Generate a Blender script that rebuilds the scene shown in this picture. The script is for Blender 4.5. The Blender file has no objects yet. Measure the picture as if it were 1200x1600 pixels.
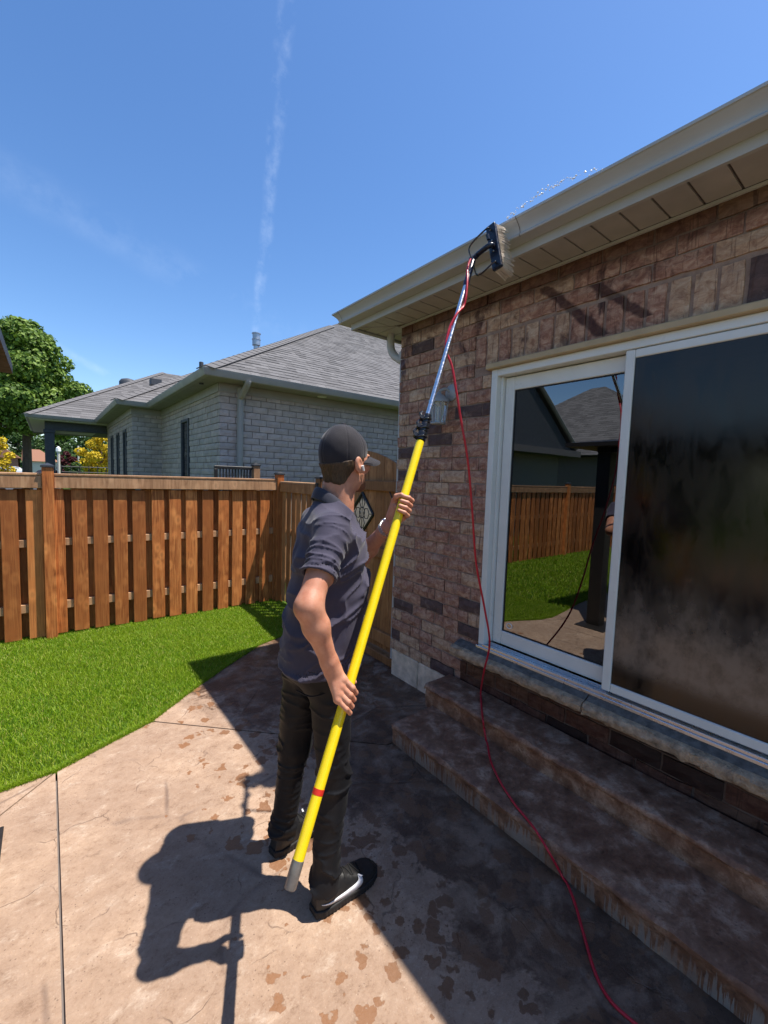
import bpy, bmesh, math, random
import numpy as np
from mathutils import Vector, Matrix
from mathutils.bvhtree import BVHTree
random.seed(11)
rng = np.random.default_rng(11)
sc = bpy.context.scene
col = sc.collection

# ---------------------------------------------------------------- camera
CAM_H = 1.68
FPX = 672.0                      # focal length in photo pixels (photo 1200 wide)
RC = np.array([[0.78783713, 0.02289011, -0.61545812],
               [-0.61503464, 0.08169341, -0.7842567],
               [0.03232715, 0.99639462, 0.07843931]])
cd = bpy.data.cameras.new('camera'); cam = bpy.data.objects.new('camera', cd); col.objects.link(cam)
cd.sensor_fit = 'HORIZONTAL'; cd.sensor_width = 36.0; cd.lens = 36.0 * FPX / 1200.0
cd.clip_start = 0.05; cd.clip_end = 3000
mw = Matrix([list(RC[0]) + [0], list(RC[1]) + [0], list(RC[2]) + [CAM_H], [0, 0, 0, 1]])
cam.matrix_world = mw
sc.camera = cam
def ray(u, v): return RC @ np.array([(u - 600) / FPX, -(v - 800) / FPX, -1.0])
CP = np.array([0, 0, CAM_H])
def px(u, v, dep): return CP + ray(u, v) * dep
def onx(u, v, x): r = ray(u, v); return CP + r * (x / r[0])
def ony(u, v, y): r = ray(u, v); return CP + r * (y / r[1])
def onz(u, v, z): r = ray(u, v); return CP + r * ((z - CAM_H) / r[2])

# ---------------------------------------------------------------- world, sun, exposure
SUN = Vector((0.322, -0.2365, 1.0)).normalized()
w = bpy.data.worlds.new('World'); sc.world = w; w.use_nodes = True
nt = w.node_tree; nt.nodes.clear()
wo = nt.nodes.new('ShaderNodeOutputWorld'); bg = nt.nodes.new('ShaderNodeBackground')
sky = nt.nodes.new('ShaderNodeTexSky'); sky.sky_type = 'NISHITA'; sky.sun_disc = False
sky.sun_elevation = math.asin(SUN.z); sky.sun_rotation = math.atan2(SUN.x, SUN.y)
sky.air_density = 1.0; sky.dust_density = 0.5; sky.ozone_density = 2.6; sky.altitude = 200
bg.inputs['Strength'].default_value = 0.134
def wn(t, **kw):
    n = nt.nodes.new(t)
    for k, v in kw.items(): setattr(n, k, v)
    return n
tc = wn('ShaderNodeTexCoord')
def trail(p1, p2, width, wob, fscale):
    """soft mask of a vapour trail along the great circle through two directions"""
    a = Vector(ray(*p1)).normalized(); b = Vector(ray(*p2)).normalized(); n = a.cross(b).normalized()
    nz = wn('ShaderNodeTexNoise'); nz.inputs['Scale'].default_value = fscale; nz.inputs['Detail'].default_value = 5
    nt.links.new(tc.outputs['Generated'], nz.inputs['Vector'])
    dt = wn('ShaderNodeVectorMath', operation='DOT_PRODUCT'); dt.inputs[1].default_value = n
    nt.links.new(tc.outputs['Generated'], dt.inputs[0])
    ad = wn('ShaderNodeMath', operation='MULTIPLY_ADD'); ad.inputs[1].default_value = wob; ad.inputs[2].default_value = -wob * .5
    nt.links.new(nz.outputs['Fac'], ad.inputs[0])
    sm = wn('ShaderNodeMath', operation='ADD'); nt.links.new(dt.outputs['Value'], sm.inputs[0]); nt.links.new(ad.outputs[0], sm.inputs[1])
    ab = wn('ShaderNodeMath', operation='ABSOLUTE'); nt.links.new(sm.outputs[0], ab.inputs[0])
    mr = wn('ShaderNodeMapRange', interpolation_type='SMOOTHERSTEP'); nt.links.new(ab.outputs[0], mr.inputs['Value'])
    mr.inputs['From Min'].default_value = 0; mr.inputs['From Max'].default_value = width; mr.inputs['To Min'].default_value = 1; mr.inputs['To Max'].default_value = 0
    # keep it on the side of the sky that was photographed
    fw = wn('ShaderNodeVectorMath', operation='DOT_PRODUCT'); fw.inputs[1].default_value = (a + b).normalized()
    nt.links.new(tc.outputs['Generated'], fw.inputs[0])
    fr = wn('ShaderNodeMapRange', interpolation_type='SMOOTHSTEP'); nt.links.new(fw.outputs['Value'], fr.inputs['Value'])
    fr.inputs['From Min'].default_value = .7; fr.inputs['From Max'].default_value = .9
    br = wn('ShaderNodeTexNoise'); br.inputs['Scale'].default_value = fscale * 1.7; br.inputs['Detail'].default_value = 6; br.inputs['Roughness'].default_value = .65
    nt.links.new(tc.outputs['Generated'], br.inputs['Vector'])
    b2 = wn('ShaderNodeMapRange'); nt.links.new(br.outputs['Fac'], b2.inputs['Value']); b2.inputs['From Min'].default_value = .44; b2.inputs['From Max'].default_value = .72
    m1 = wn('ShaderNodeMath', operation='MULTIPLY'); nt.links.new(mr.outputs[0], m1.inputs[0]); nt.links.new(fr.outputs[0], m1.inputs[1])
    m2 = wn('ShaderNodeMath', operation='MULTIPLY'); nt.links.new(m1.outputs[0], m2.inputs[0]); nt.links.new(b2.outputs[0], m2.inputs[1])
    return m2.outputs[0]
cur = sky.outputs['Color']
for args, amt in (((((462, -60), (440, 150)), .014, .020, 13), .10), ((((425, 190), (398, 520)), .010, .015, 16), .075),
                  ((((0, 270), (380, 480)), .05, .05, 4), .07), ((((-40, 470), (60, 525)), .012, .01, 8), .10)):
    (pp, wd, wb, fs) = args
    mk_ = trail(pp[0], pp[1], wd, wb, fs)
    mu = wn('ShaderNodeMath', operation='MULTIPLY'); mu.inputs[1].default_value = amt; nt.links.new(mk_, mu.inputs[0])
    mx = wn('ShaderNodeMix', data_type='RGBA'); nt.links.new(mu.outputs[0], mx.inputs['Factor']); nt.links.new(cur, mx.inputs['A'])
    mx.inputs['B'].default_value = (7.5, 8.0, 8.6, 1)
    cur = mx.outputs['Result']
hs_ = wn('ShaderNodeHueSaturation'); hs_.inputs['Saturation'].default_value = 1.2; hs_.inputs['Hue'].default_value = .504; nt.links.new(cur, hs_.inputs['Color']); nt.links.new(hs_.outputs[0], bg.inputs['Color']); nt.links.new(bg.outputs[0], wo.inputs['Surface'])
sd = bpy.data.lights.new('sun', 'SUN'); so = bpy.data.objects.new('sun', sd); col.objects.link(so)
sd.energy = 5.0; sd.angle = math.radians(0.55); sd.color = (1.0, 0.94, 0.85)
so.rotation_euler = SUN.to_track_quat('Z', 'Y').to_euler(); so.location = (6, -5, 20)
sc.view_settings.view_transform = 'Standard'; sc.view_settings.look = 'None'
sc.view_settings.exposure = 0.64; sc.view_settings.gamma = 1.0; sc.view_settings.use_curve_mapping = False
sc.cycles.use_denoising = True
sc.cycles.max_bounces = 8; sc.cycles.sample_clamp_indirect = 6

# ---------------------------------------------------------------- material helpers
MATS = {}
class T:
    def __init__(s, name):
        s.m = bpy.data.materials.new(name); s.m.use_nodes = True; s.nt = s.m.node_tree
        s.b = s.nt.nodes['Principled BSDF']; s.out = s.nt.nodes['Material Output']; MATS[name] = s.m
        s._g = None
    def n(s, t, **kw):
        n = s.nt.nodes.new(t)
        for k, v in kw.items(): setattr(n, k, v)
        return n
    def set(s, inp, v):
        if hasattr(v, 'links') or isinstance(v, bpy.types.NodeSocket): s.nt.links.new(v, inp)
        else: inp.default_value = v if not (isinstance(v, tuple) and len(v) == 3 and inp.type == 'RGBA') else (*v, 1)
    def pos(s, scale=(1, 1, 1), rot=(0, 0, 0)):
        if s._g is None: s._g = s.n('ShaderNodeNewGeometry')
        mp = s.n('ShaderNodeMapping'); s.nt.links.new(s._g.outputs['Position'], mp.inputs['Vector'])
        mp.inputs['Scale'].default_value = scale; mp.inputs['Rotation'].default_value = rot
        return mp.outputs[0]
    def xyz(s):
        if s._g is None: s._g = s.n('ShaderNodeNewGeometry')
        sp = s.n('ShaderNodeSeparateXYZ'); s.nt.links.new(s._g.outputs['Position'], sp.inputs[0]); return sp.outputs
    def island(s):
        if s._g is None: s._g = s.n('ShaderNodeNewGeometry')
        return s._g.outputs['Random Per Island']
    def obrand(s): return s.n('ShaderNodeObjectInfo').outputs['Random']
    def noise(s, vec, scale, detail=4, rough=.55, dist=0.0):
        n = s.n('ShaderNodeTexNoise'); s.set(n.inputs['Vector'], vec); n.inputs['Scale'].default_value = scale
        n.inputs['Detail'].default_value = detail; n.inputs['Roughness'].default_value = rough; n.inputs['Distortion'].default_value = dist
        return n.outputs['Fac']
    def voro(s, vec, scale, feature='F1', rnd=1.0):
        n = s.n('ShaderNodeTexVoronoi', feature=feature); s.set(n.inputs['Vector'], vec); n.inputs['Scale'].default_value = scale
        n.inputs['Randomness'].default_value = rnd
        return n
    def ramp(s, fac, stops, interp='LINEAR'):
        r = s.n('ShaderNodeValToRGB'); s.set(r.inputs[0], fac); cr = r.color_ramp; cr.interpolation = interp
        while len(cr.elements) < len(stops): cr.elements.new(.5)
        for e, (p, c) in zip(cr.elements, stops):
            e.position = p; e.color = (*c, 1) if isinstance(c, tuple) else (c, c, c, 1)
        return r.outputs['Color']
    def mix(s, fac, a, b, mode='MIX'):
        m = s.n('ShaderNodeMix', data_type='RGBA', blend_type=mode); s.set(m.inputs['Factor'], fac); s.set(m.inputs['A'], a); s.set(m.inputs['B'], b)
        return m.outputs['Result']
    def math(s, op, a, b=0.0, c=0.0):
        m = s.n('ShaderNodeMath', operation=op); s.set(m.inputs[0], a); s.set(m.inputs[1], b); s.set(m.inputs[2], c); return m.outputs[0]
    def rng(s, v, a, b, c=0.0, d=1.0, smooth=True):
        m = s.n('ShaderNodeMapRange', interpolation_type='SMOOTHSTEP' if smooth else 'LINEAR'); s.set(m.inputs['Value'], v)
        for k, q in zip(('From Min', 'From Max', 'To Min', 'To Max'), (a, b, c, d)): m.inputs[k].default_value = q
        return m.outputs[0]
    def bump(s, h, strength=.4, dist=.01, prev=None):
        b = s.n('ShaderNodeBump'); s.set(b.inputs['Height'], h); b.inputs['Strength'].default_value = strength; b.inputs['Distance'].default_value = dist
        if prev is not None: s.nt.links.new(prev, b.inputs['Normal'])
        return b.outputs[0]
    def fin(s, color, rough=.7, spec=.35, normal=None, **kw):
        s.set(s.b.inputs['Base Color'], color); s.set(s.b.inputs['Roughness'], rough); s.b.inputs['Specular IOR Level'].default_value = spec
        if normal is not None: s.nt.links.new(normal, s.b.inputs['Normal'])
        for k, v in kw.items(): s.set(s.b.inputs[k.replace('_', ' ')], v)
        return s.m
def simple(name, c, rough=.6, spec=.35, var=.25, scale=18, bump=.15, bdist=.004, **kw):
    t = T(name); p = t.pos(); f = t.noise(p, scale, 6, .6)
    c2 = tuple(x * (1 - var) for x in c); c1 = tuple(min(1, x * (1 + var)) for x in c)
    colr = t.ramp(f, [(.3, c2), (.7, c1)])
    rr = t.rng(t.noise(p, scale * 2.3, 4), .3, .7, max(0, rough - .08), min(1, rough + .08))
    return t.fin(colr, rr, spec, t.bump(t.noise(p, scale * 4, 5), bump, bdist), **kw)

# ---------------------------------------------------------------- mesh helpers
def link(o, parent=None):
    col.objects.link(o)
    if parent is not None:
        o.parent = parent; o.matrix_parent_inverse = world_of(parent).inverted()
    return o
def world_of(o):
    m = Matrix.LocRotScale(o.location, o.rotation_euler, o.scale)
    return m if o.parent is None else world_of(o.parent) @ o.matrix_parent_inverse @ m
def tag(o, label=None, cat=None, group=None, kind=None):
    for k, v in (('label', label), ('category', cat), ('group', group), ('kind', kind)):
        if v: o[k] = v
    return o
def empty(name, loc, label=None, cat=None, group=None, kind=None, parent=None):
    o = bpy.data.objects.new(name, None); o.location = loc; o.empty_display_size = .1; link(o, parent); return tag(o, label, cat, group, kind)
def meshdata(name, v, f, m=None, smooth=False):
    me = bpy.data.meshes.new(name)
    me.from_pydata([tuple(map(float, p)) for p in v], [], [tuple(int(i) for i in q) for q in f])
    if smooth: me.polygons.foreach_set('use_smooth', [True] * len(me.polygons))
    if m is not None: me.materials.append(m if not isinstance(m, str) else MATS[m])
    me.update(); return me
def fastmesh(name, V, Q, m, smooth=True):
    """V (n,3), Q (m,k) numpy"""
    me = bpy.data.meshes.new(name); n, k = Q.shape
    me.vertices.add(len(V)); me.vertices.foreach_set('co', np.ascontiguousarray(V, np.float32).ravel())
    me.loops.add(n * k); me.loops.foreach_set('vertex_index', np.ascontiguousarray(Q, np.int32).ravel())
    me.polygons.add(n); me.polygons.foreach_set('loop_start', np.arange(0, n * k, k, dtype=np.int32))
    me.polygons.foreach_set('use_smooth', np.full(n, smooth)); me.materials.append(MATS[m] if isinstance(m, str) else m)
    me.update(calc_edges=True); me.validate(); return me
class MB:
    def __init__(s): s.v = []; s.f = []
    def add(s, v, f):
        o = len(s.v); s.v += [tuple(p) for p in v]; s.f += [tuple(i + o for i in q) for q in f]; return s
    def box(s, x0, x1, y0, y1, z0, z1):
        return s.add([(x0, y0, z0), (x1, y0, z0), (x1, y1, z0), (x0, y1, z0), (x0, y0, z1), (x1, y0, z1), (x1, y1, z1), (x0, y1, z1)],
                     [(0, 3, 2, 1), (4, 5, 6, 7), (0, 1, 5, 4), (1, 2, 6, 5), (2, 3, 7, 6), (3, 0, 4, 7)])
    def cbox(s, x0, x1, y0, y1, z0, z1, c=.004):
        me = chamfer(x1 - x0, y1 - y0, z1 - z0, c)
        return s.add([(p[0] + x0, p[1] + y0, p[2] + z0) for p in me[0]], me[1])
    def prism(s, poly, z0, z1):
        n = len(poly)
        return s.add([(x, y, z0) for x, y in poly] + [(x, y, z1) for x, y in poly],
                     [tuple(range(n - 1, -1, -1)), tuple(range(n, 2 * n))] + [(i, (i + 1) % n, n + (i + 1) % n, n + i) for i in range(n)])
    def tube(s, pts, r, seg=10, cap=True):
        pts = [np.array(p, float) for p in pts]; rs = r if hasattr(r, '__len__') else [r] * len(pts)
        o = len(s.v); prev = None; n = len(pts)
        for i, p in enumerate(pts):
            t = pts[min(i + 1, n - 1)] - pts[max(i - 1, 0)]; t = t / (np.linalg.norm(t) + 1e-9)
            if prev is None:
                a = np.cross(t, (0, 0, 1)) if abs(t[2]) < .9 else np.cross(t, (1, 0, 0))
            else: a = prev - t * (prev @ t)
            a = a / np.linalg.norm(a); prev = a; b = np.cross(t, a)
            for k in range(seg):
                q = 2 * math.pi * k / seg; s.v.append(tuple(p + rs[i] * (math.cos(q) * a + math.sin(q) * b)))
        for i in range(n - 1):
            for k in range(seg):
                k2 = (k + 1) % seg; s.f.append((o + i * seg + k, o + i * seg + k2, o + (i + 1) * seg + k2, o + (i + 1) * seg + k))
        if cap:
            s.f.append(tuple(o + k for k in range(seg - 1, -1, -1))); s.f.append(tuple(o + (n - 1) * seg + k for k in range(seg)))
        return s
    def lathe(s, prof, center, axis, seg=16):
        c = np.array(center, float); ax = np.array(axis, float); ax /= np.linalg.norm(ax)
        pts = [c + ax * h for r, h in prof]
        a = np.cross(ax, (0, 0, 1)) if abs(ax[2]) < .9 else np.cross(ax, (1, 0, 0)); a /= np.linalg.norm(a); b = np.cross(ax, a); o = len(s.v)
        for (r, h), p in zip(prof, pts):
            for k in range(seg):
                q = 2 * math.pi * k / seg; s.v.append(tuple(p + r * (math.cos(q) * a + math.sin(q) * b)))
        for i in range(len(prof) - 1):
            for k in range(seg):
                k2 = (k + 1) % seg; s.f.append((o + i * seg + k, o + i * seg + k2, o + (i + 1) * seg + k2, o + (i + 1) * seg + k))
        s.f.append(tuple(o + k for k in range(seg - 1, -1, -1))); s.f.append(tuple(o + (len(prof) - 1) * seg + k for k in range(seg)))
        return s
    def obj(s, name, m, parent=None, smooth=False, **kw):
        o = bpy.data.objects.new(name, meshdata(name, s.v, s.f, m, smooth)); link(o, parent)
        if smooth and len(s.f) > 3:
            try: o.data.set_sharp_from_angle(angle=math.radians(42))
            except Exception: pass
        return tag(o, **kw)
_ch = {}
def chamfer(dx, dy, dz, c):
    key = (round(dx, 4), round(dy, 4), round(dz, 4), c)
    if key in _ch: return _ch[key]
    bm = bmesh.new(); bmesh.ops.create_cube(bm, size=1)
    for v in bm.verts: v.co = ((v.co.x + .5) * dx, (v.co.y + .5) * dy, (v.co.z + .5) * dz)
    bmesh.ops.bevel(bm, geom=bm.edges[:], offset=min(c, dx * .3, dy * .3, dz * .3), segments=1, affect='EDGES')
    bm.verts.index_update(); r = ([tuple(v.co) for v in bm.verts], [tuple(v.index for v in f.verts) for f in bm.faces]); bm.free()
    _ch[key] = r; return r
def smooth_path(P, n=8):
    P = [np.array(p, float) for p in P]; out = []
    for i in range(len(P) - 1):
        p0 = P[max(i - 1, 0)]; p1 = P[i]; p2 = P[i + 1]; p3 = P[min(i + 2, len(P) - 1)]
        for k in range(n):
            t = k / n; out.append(.5 * ((2 * p1) + (-p0 + p2) * t + (2 * p0 - 5 * p1 + 4 * p2 - p3) * t * t + (-p0 + 3 * p1 - 3 * p2 + p3) * t ** 3))
    out.append(P[-1]); return out

# ---------------------------------------------------------------- materials
def m_concrete():
    t = T('stamped_concrete'); p = t.pos(); x, y, z = t.xyz()
    big = t.noise(p, 1.7, 5, .6, .2); mid = t.noise(t.pos((1, 1.5, 1), (0, 0, .7)), 6, 10, .72, .15); fine = t.noise(p, 75, 6, .7)
    rid = t.n('ShaderNodeTexNoise', noise_type='RIDGED_MULTIFRACTAL'); t.set(rid.inputs['Vector'], t.pos((1, 1.25, 1), (0, 0, .6))); rid.inputs['Scale'].default_value = 3.2; rid.inputs['Detail'].default_value = 9; rid.inputs['Roughness'].default_value = .62; rid = t.rng(rid.outputs['Fac'], .2, 1.6)
    base = t.ramp(mid, [(.30, (.42, .30, .21)), (.5, (.57, .43, .32)), (.70, (.68, .55, .43))]); base = t.mix(t.math('MULTIPLY', t.rng(rid, .5, 1.0), .28), base, (.64, .51, .40)); base = t.mix(t.math('MULTIPLY', t.rng(rid, .30, .02), .75), base, (.27, .17, .115))
    base = t.mix(t.rng(big, .42, .68, 0, .75), base, (.48, .335, .235), 'MIX')
    base = t.mix(t.math('MULTIPLY', t.rng(t.noise(t.pos((1, 1.5, 1), (0, 0, .5)), 6.5, 10, .78, .2), .52, .72), .5), base, (.66, .55, .45))
    base = t.mix(t.math('MULTIPLY', t.rng(fine, .52, .70), .8), base, (.29, .19, .125)); base = t.mix(t.math('MULTIPLY', t.rng(t.noise(p, 130, 4, .7), .60, .72), .5), base, (.70, .58, .47))
    mot = t.noise(t.pos((1, 1.3, 1), (0, 0, .9)), 15, 12, .8, .1); base = t.mix(1.0, base, t.ramp(mot, [(.34, (.62, .56, .52)), (.46, (.93, .91, .89)), (.56, (1.0, 1.0, 1.0)), (.68, (1.22, 1.22, 1.2))]), 'MULTIPLY')
    pit = t.voro(p, 60).outputs['Distance']; base = t.mix(t.math('MULTIPLY', t.rng(pit, .10, .22, 1, 0), t.rng(t.noise(p, 5, 4), .45, .6)), base, (.20, .13, .09))
    vv = t.n('ShaderNodeTexNoise'); t.set(vv.inputs['Vector'], p); vv.inputs['Scale'].default_value = 5; vv.inputs['Detail'].default_value = 6
    v2 = t.voro(t.mix(.16, p, vv.outputs['Color']), 3.3, 'DISTANCE_TO_EDGE').outputs['Distance']; cr2 = t.math('MULTIPLY', t.rng(v2, 0, .010, 1, 0), t.rng(t.noise(p, 3.3, 4), .50, .60)); base = t.mix(t.math('MULTIPLY', cr2, .65), base, (.16, .10, .07))
    # slate-like stamped ridges
    v = t.voro(t.mix(.12, p, t.n('ShaderNodeTexNoise').outputs['Color']), 1.9, 'DISTANCE_TO_EDGE').outputs['Distance']
    crack = t.math('MULTIPLY', t.rng(v, 0, .022, 1, 0), t.rng(t.noise(p, 2.4, 3), .47, .62))
    base = t.mix(t.math('MULTIPLY', crack, .6), base, (.14, .09, .07))
    # wet area where the wash water has run off the wall and the steps
    edge = t.math('ADD', x, t.math('MULTIPLY', t.math('SUBTRACT', t.noise(p, 2.6, 7, .72, .4), .5), 1.15))
    edge = t.math('ADD', edge, t.math('MULTIPLY', t.rng(y, 2.2, 3.4), .32))
    wet = t.math('MULTIPLY', t.rng(edge, 1.15, 1.25), t.rng(t.noise(p, 5.5, 7, .7, .4), .36, .58, .45, 1.0)); wet = t.math('MAXIMUM', wet, t.math('MULTIPLY', t.rng(edge, 1.05, 1.12), .22))
    spots = t.n('ShaderNodeTexVoronoi', feature='F1'); t.set(spots.inputs['Vector'], t.mix(.03, p, t.n('ShaderNodeTexNoise').outputs['Color']))
    nz = t.n('ShaderNodeTexNoise'); t.set(nz.inputs['Vector'], p); nz.inputs['Scale'].default_value = 24; nz.inputs['Detail'].default_value = 5
    t.set(spots.inputs['Vector'], t.mix(.075, p, nz.outputs['Color'])); spots.inputs['Scale'].default_value = 16
    sx = t.n('ShaderNodeSeparateColor'); t.nt.links.new(spots.outputs['Color'], sx.inputs[0])
    near = t.math('MULTIPLY', t.rng(x, .22, .75, .08, .78), t.rng(sx.outputs[0], 0.0, 1.0, .12, 1.0, False))
    dens = t.math('GREATER_THAN', sx.outputs[1], t.math('ADD', t.rng(x, .30, .95, .96, .48, False), t.rng(y, 1.6, 2.8, -.12, .12)))
    sp = t.math('MULTIPLY', dens, t.rng(t.math('SUBTRACT', near, t.math('ADD', spots.outputs['Distance'], t.math('MULTIPLY', t.math('SUBTRACT', t.noise(p, 90, 3), .5), .18))), -.02, .05, 0, .9))
    wet = t.math('MAXIMUM', wet, sp)
    wetc = t.mix(1.0, base, (.25, .205, .18), 'MULTIPLY')
    wetc = t.mix(t.math('MULTIPLY', sp, t.rng(x, .6, 1.3, 1, .3)), wetc, (.27, .125, .055))
    colr = t.mix(wet, base, wetc)
    h = t.math('ADD', t.math('MULTIPLY', t.math('ADD', mid, rid), .5), t.math('MULTIPLY', fine, .30)); h = t.math('SUBTRACT', h, t.math('MULTIPLY', t.math('ADD', crack, cr2), .3)); h = t.math('ADD', h, t.math('MULTIPLY', mot, .5))
    rough = t.math('ADD', t.rng(wet, 0, 1, .78, .42), t.math('MULTIPLY', t.math('SUBTRACT', mid, .5), .35))
    t.fin(colr, rough, .4, t.bump(h, .75, .014))
m_concrete()
def m_step():
    t = T('wet_step_concrete'); p = t.pos(); mid = t.noise(p, 9, 9, .72, .2); x, y, z = t.xyz()
    c = t.ramp(mid, [(.3, (.085, .036, .021)), (.5, (.235, .118, .070)), (.68, (.48, .31, .21))])
    c = t.mix(t.rng(t.noise(p, 2.2, 4), .45, .65, 0, .6), c, (.135, .055, .033)); c = t.mix(t.math('MULTIPLY', t.rng(t.noise(p, 60, 5, .7), .55, .72), .7), c, (.05, .03, .025))
    # drip marks running down the riser
    g = t.n('ShaderNodeNewGeometry'); nx = t.n('ShaderNodeSeparateXYZ'); t.nt.links.new(g.outputs['Normal'], nx.inputs[0])
    riser = t.math('LESS_THAN', nx.outputs['Z'], .5)
    dr = t.noise(t.pos((1, 62, 1.6)), 1, 5, .62, .15); low = t.rng(z, 0, .134, -.05, .10)
    dry = t.math('GREATER_THAN', t.math('SUBTRACT', dr, low), .5)
    dry = t.math('MULTIPLY', t.math('MULTIPLY', riser, dry), t.math('MULTIPLY', t.math('LESS_THAN', z, .108), t.rng(t.noise(t.pos((1, 1, .1)), 2.6, 3), .30, .50)))
    c = t.mix(t.math('MULTIPLY', dry, t.rng(t.noise(p, 3, 3), .35, .6, .5, 1.0)), c, (.30, .245, .21))
    t.fin(c, t.rng(mid, .3, .7, .34, .7), .35, t.bump(t.math('ADD', mid, t.math('MULTIPLY', t.noise(p, 60, 4), .15)), .6, .012))
m_step()
def m_brick():
    t = T('tumbled_brick'); p = t.pos(); r = t.obrand()
    f = t.noise(t.pos((1, 4.5, 7)), 3.6, 9, .74, .7)
    warm = t.ramp(f, [(.30, (.15, .062, .042)), (.45, (.285, .14, .098)), (.57, (.42, .25, .175)), (.72, (.55, .40, .30))])
    dark = t.ramp(f, [(.3, (.055, .035, .034)), (.6, (.12, .075, .068)), (.85, (.24, .17, .15))])
    tan = t.ramp(f, [(.32, (.22, .11, .072)), (.5, (.45, .29, .19)), (.70, (.60, .46, .34))])
    c = t.mix(t.math('LESS_THAN', r, .075), warm, dark); c = t.mix(t.math('GREATER_THAN', r, .66), c, tan)
    # lime smear left on the faces and vertical scores
    sc_ = t.rng(t.noise(t.pos((1, 60, 3)), 1, 3, .6, 1.0), .56, .68); c = t.mix(t.math('MULTIPLY', sc_, .65), c, (.085, .04, .03))
    c = t.mix(t.math('MULTIPLY', t.rng(t.noise(p, 9, 6, .7), .55, .72), .55), c, (.33, .245, .205))
    # darker where the wash water soaked in, plus painted overhang shade below the sill
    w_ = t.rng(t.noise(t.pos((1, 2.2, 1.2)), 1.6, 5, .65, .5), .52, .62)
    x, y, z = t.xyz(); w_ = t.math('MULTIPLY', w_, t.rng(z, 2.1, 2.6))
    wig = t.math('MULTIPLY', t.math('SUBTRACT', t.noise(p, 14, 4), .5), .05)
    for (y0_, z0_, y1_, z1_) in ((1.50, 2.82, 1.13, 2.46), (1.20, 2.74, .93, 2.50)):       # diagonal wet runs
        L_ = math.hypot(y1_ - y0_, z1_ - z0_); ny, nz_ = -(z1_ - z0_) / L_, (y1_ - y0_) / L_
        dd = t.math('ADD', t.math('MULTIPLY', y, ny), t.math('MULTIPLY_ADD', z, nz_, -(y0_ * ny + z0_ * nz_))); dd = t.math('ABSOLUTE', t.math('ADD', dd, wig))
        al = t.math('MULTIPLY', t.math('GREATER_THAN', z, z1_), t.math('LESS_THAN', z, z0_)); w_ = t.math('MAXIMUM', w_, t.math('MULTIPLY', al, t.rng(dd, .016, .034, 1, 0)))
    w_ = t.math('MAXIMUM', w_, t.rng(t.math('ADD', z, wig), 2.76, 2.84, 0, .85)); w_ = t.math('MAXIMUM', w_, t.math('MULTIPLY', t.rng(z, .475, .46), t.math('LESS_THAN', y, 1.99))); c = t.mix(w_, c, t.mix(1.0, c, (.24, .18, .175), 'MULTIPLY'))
    h = t.math('ADD', f, t.math('MULTIPLY', t.noise(p, 70, 5, .7), .5))
    t.fin(c, t.rng(w_, 0, 1, .85, .5), .3, t.bump(h, .7, .006))
m_brick()
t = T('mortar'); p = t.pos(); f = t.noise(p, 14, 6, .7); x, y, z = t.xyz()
wm = t.math('MAXIMUM', t.rng(z, 2.76, 2.84, 0, .85), t.math('MULTIPLY', t.rng(z, .475, .46), t.math('LESS_THAN', y, 1.99)))  # wet bands; the one below the sill also paints the overhang's shade
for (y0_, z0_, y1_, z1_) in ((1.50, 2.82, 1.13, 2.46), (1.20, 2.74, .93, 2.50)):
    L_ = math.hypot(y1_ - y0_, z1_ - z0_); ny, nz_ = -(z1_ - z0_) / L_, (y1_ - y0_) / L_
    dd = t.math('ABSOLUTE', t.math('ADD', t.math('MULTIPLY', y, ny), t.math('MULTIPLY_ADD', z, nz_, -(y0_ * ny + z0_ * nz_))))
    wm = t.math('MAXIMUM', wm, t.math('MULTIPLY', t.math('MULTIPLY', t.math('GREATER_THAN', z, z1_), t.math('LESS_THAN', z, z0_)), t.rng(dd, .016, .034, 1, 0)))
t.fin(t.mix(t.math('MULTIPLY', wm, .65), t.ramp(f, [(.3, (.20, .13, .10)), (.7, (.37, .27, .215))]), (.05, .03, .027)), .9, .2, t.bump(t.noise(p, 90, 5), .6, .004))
def m_grey_brick(nm, k):
    t = T(nm); p = t.pos(); r = t.obrand(); f = t.noise(p, 9, 6, .7)
    c = t.ramp(f, [(.3, (.36 * k, .305 * k, .27 * k)), (.7, (.55 * k, .47 * k, .42 * k))])
    c = t.mix(t.rng(r, 0, 1, 0, .55), c, (.32 * k, .29 * k, .26 * k)); t.fin(c, .85, .25, t.bump(t.noise(p, 40, 5), .5, .005))
m_grey_brick('grey_brick', 1.0)
simple('grey_mortar', (.24, .215, .19), .9, .2, .2, 20)
simple('foundation_concrete', (.66, .53, .40), .85, .25, .28, 14, .5, .008)
simple('rock_sill', (.40, .29, .195), .75, .25, .5, 22, 1.0, .014)
simple('sill_top_stone', (.13, .115, .10), .6, .3, .5, 30, .6, .006)
simple('fascia_metal', (.43, .425, .415), .45, .45, .06, 3, .05)
simple('soffit_metal', (.41, .385, .365), .5, .4, .10, 5, .08)
simple('soffit_groove', (.16, .135, .12), .6, .3, .1)
simple('white_vinyl', (.66, .665, .63), .35, .5, .05, 6, .04)
simple('tan_brickmould', (.44, .33, .19), .5, .4, .10, 8, .1)
simple('aluminium', (.72, .72, .72), .3, .5, .04, 6, .0, Metallic=1.0)
simple('pole_aluminium', (.78, .77, .74), .2, .5, .08, 40, .04, Metallic=1.0)
simple('dark_gasket', (.02, .02, .022), .5, .4, .2)
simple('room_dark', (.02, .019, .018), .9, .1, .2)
simple('curtain_dark', (.030, .029, .029), .95, .1, .2)
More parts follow.
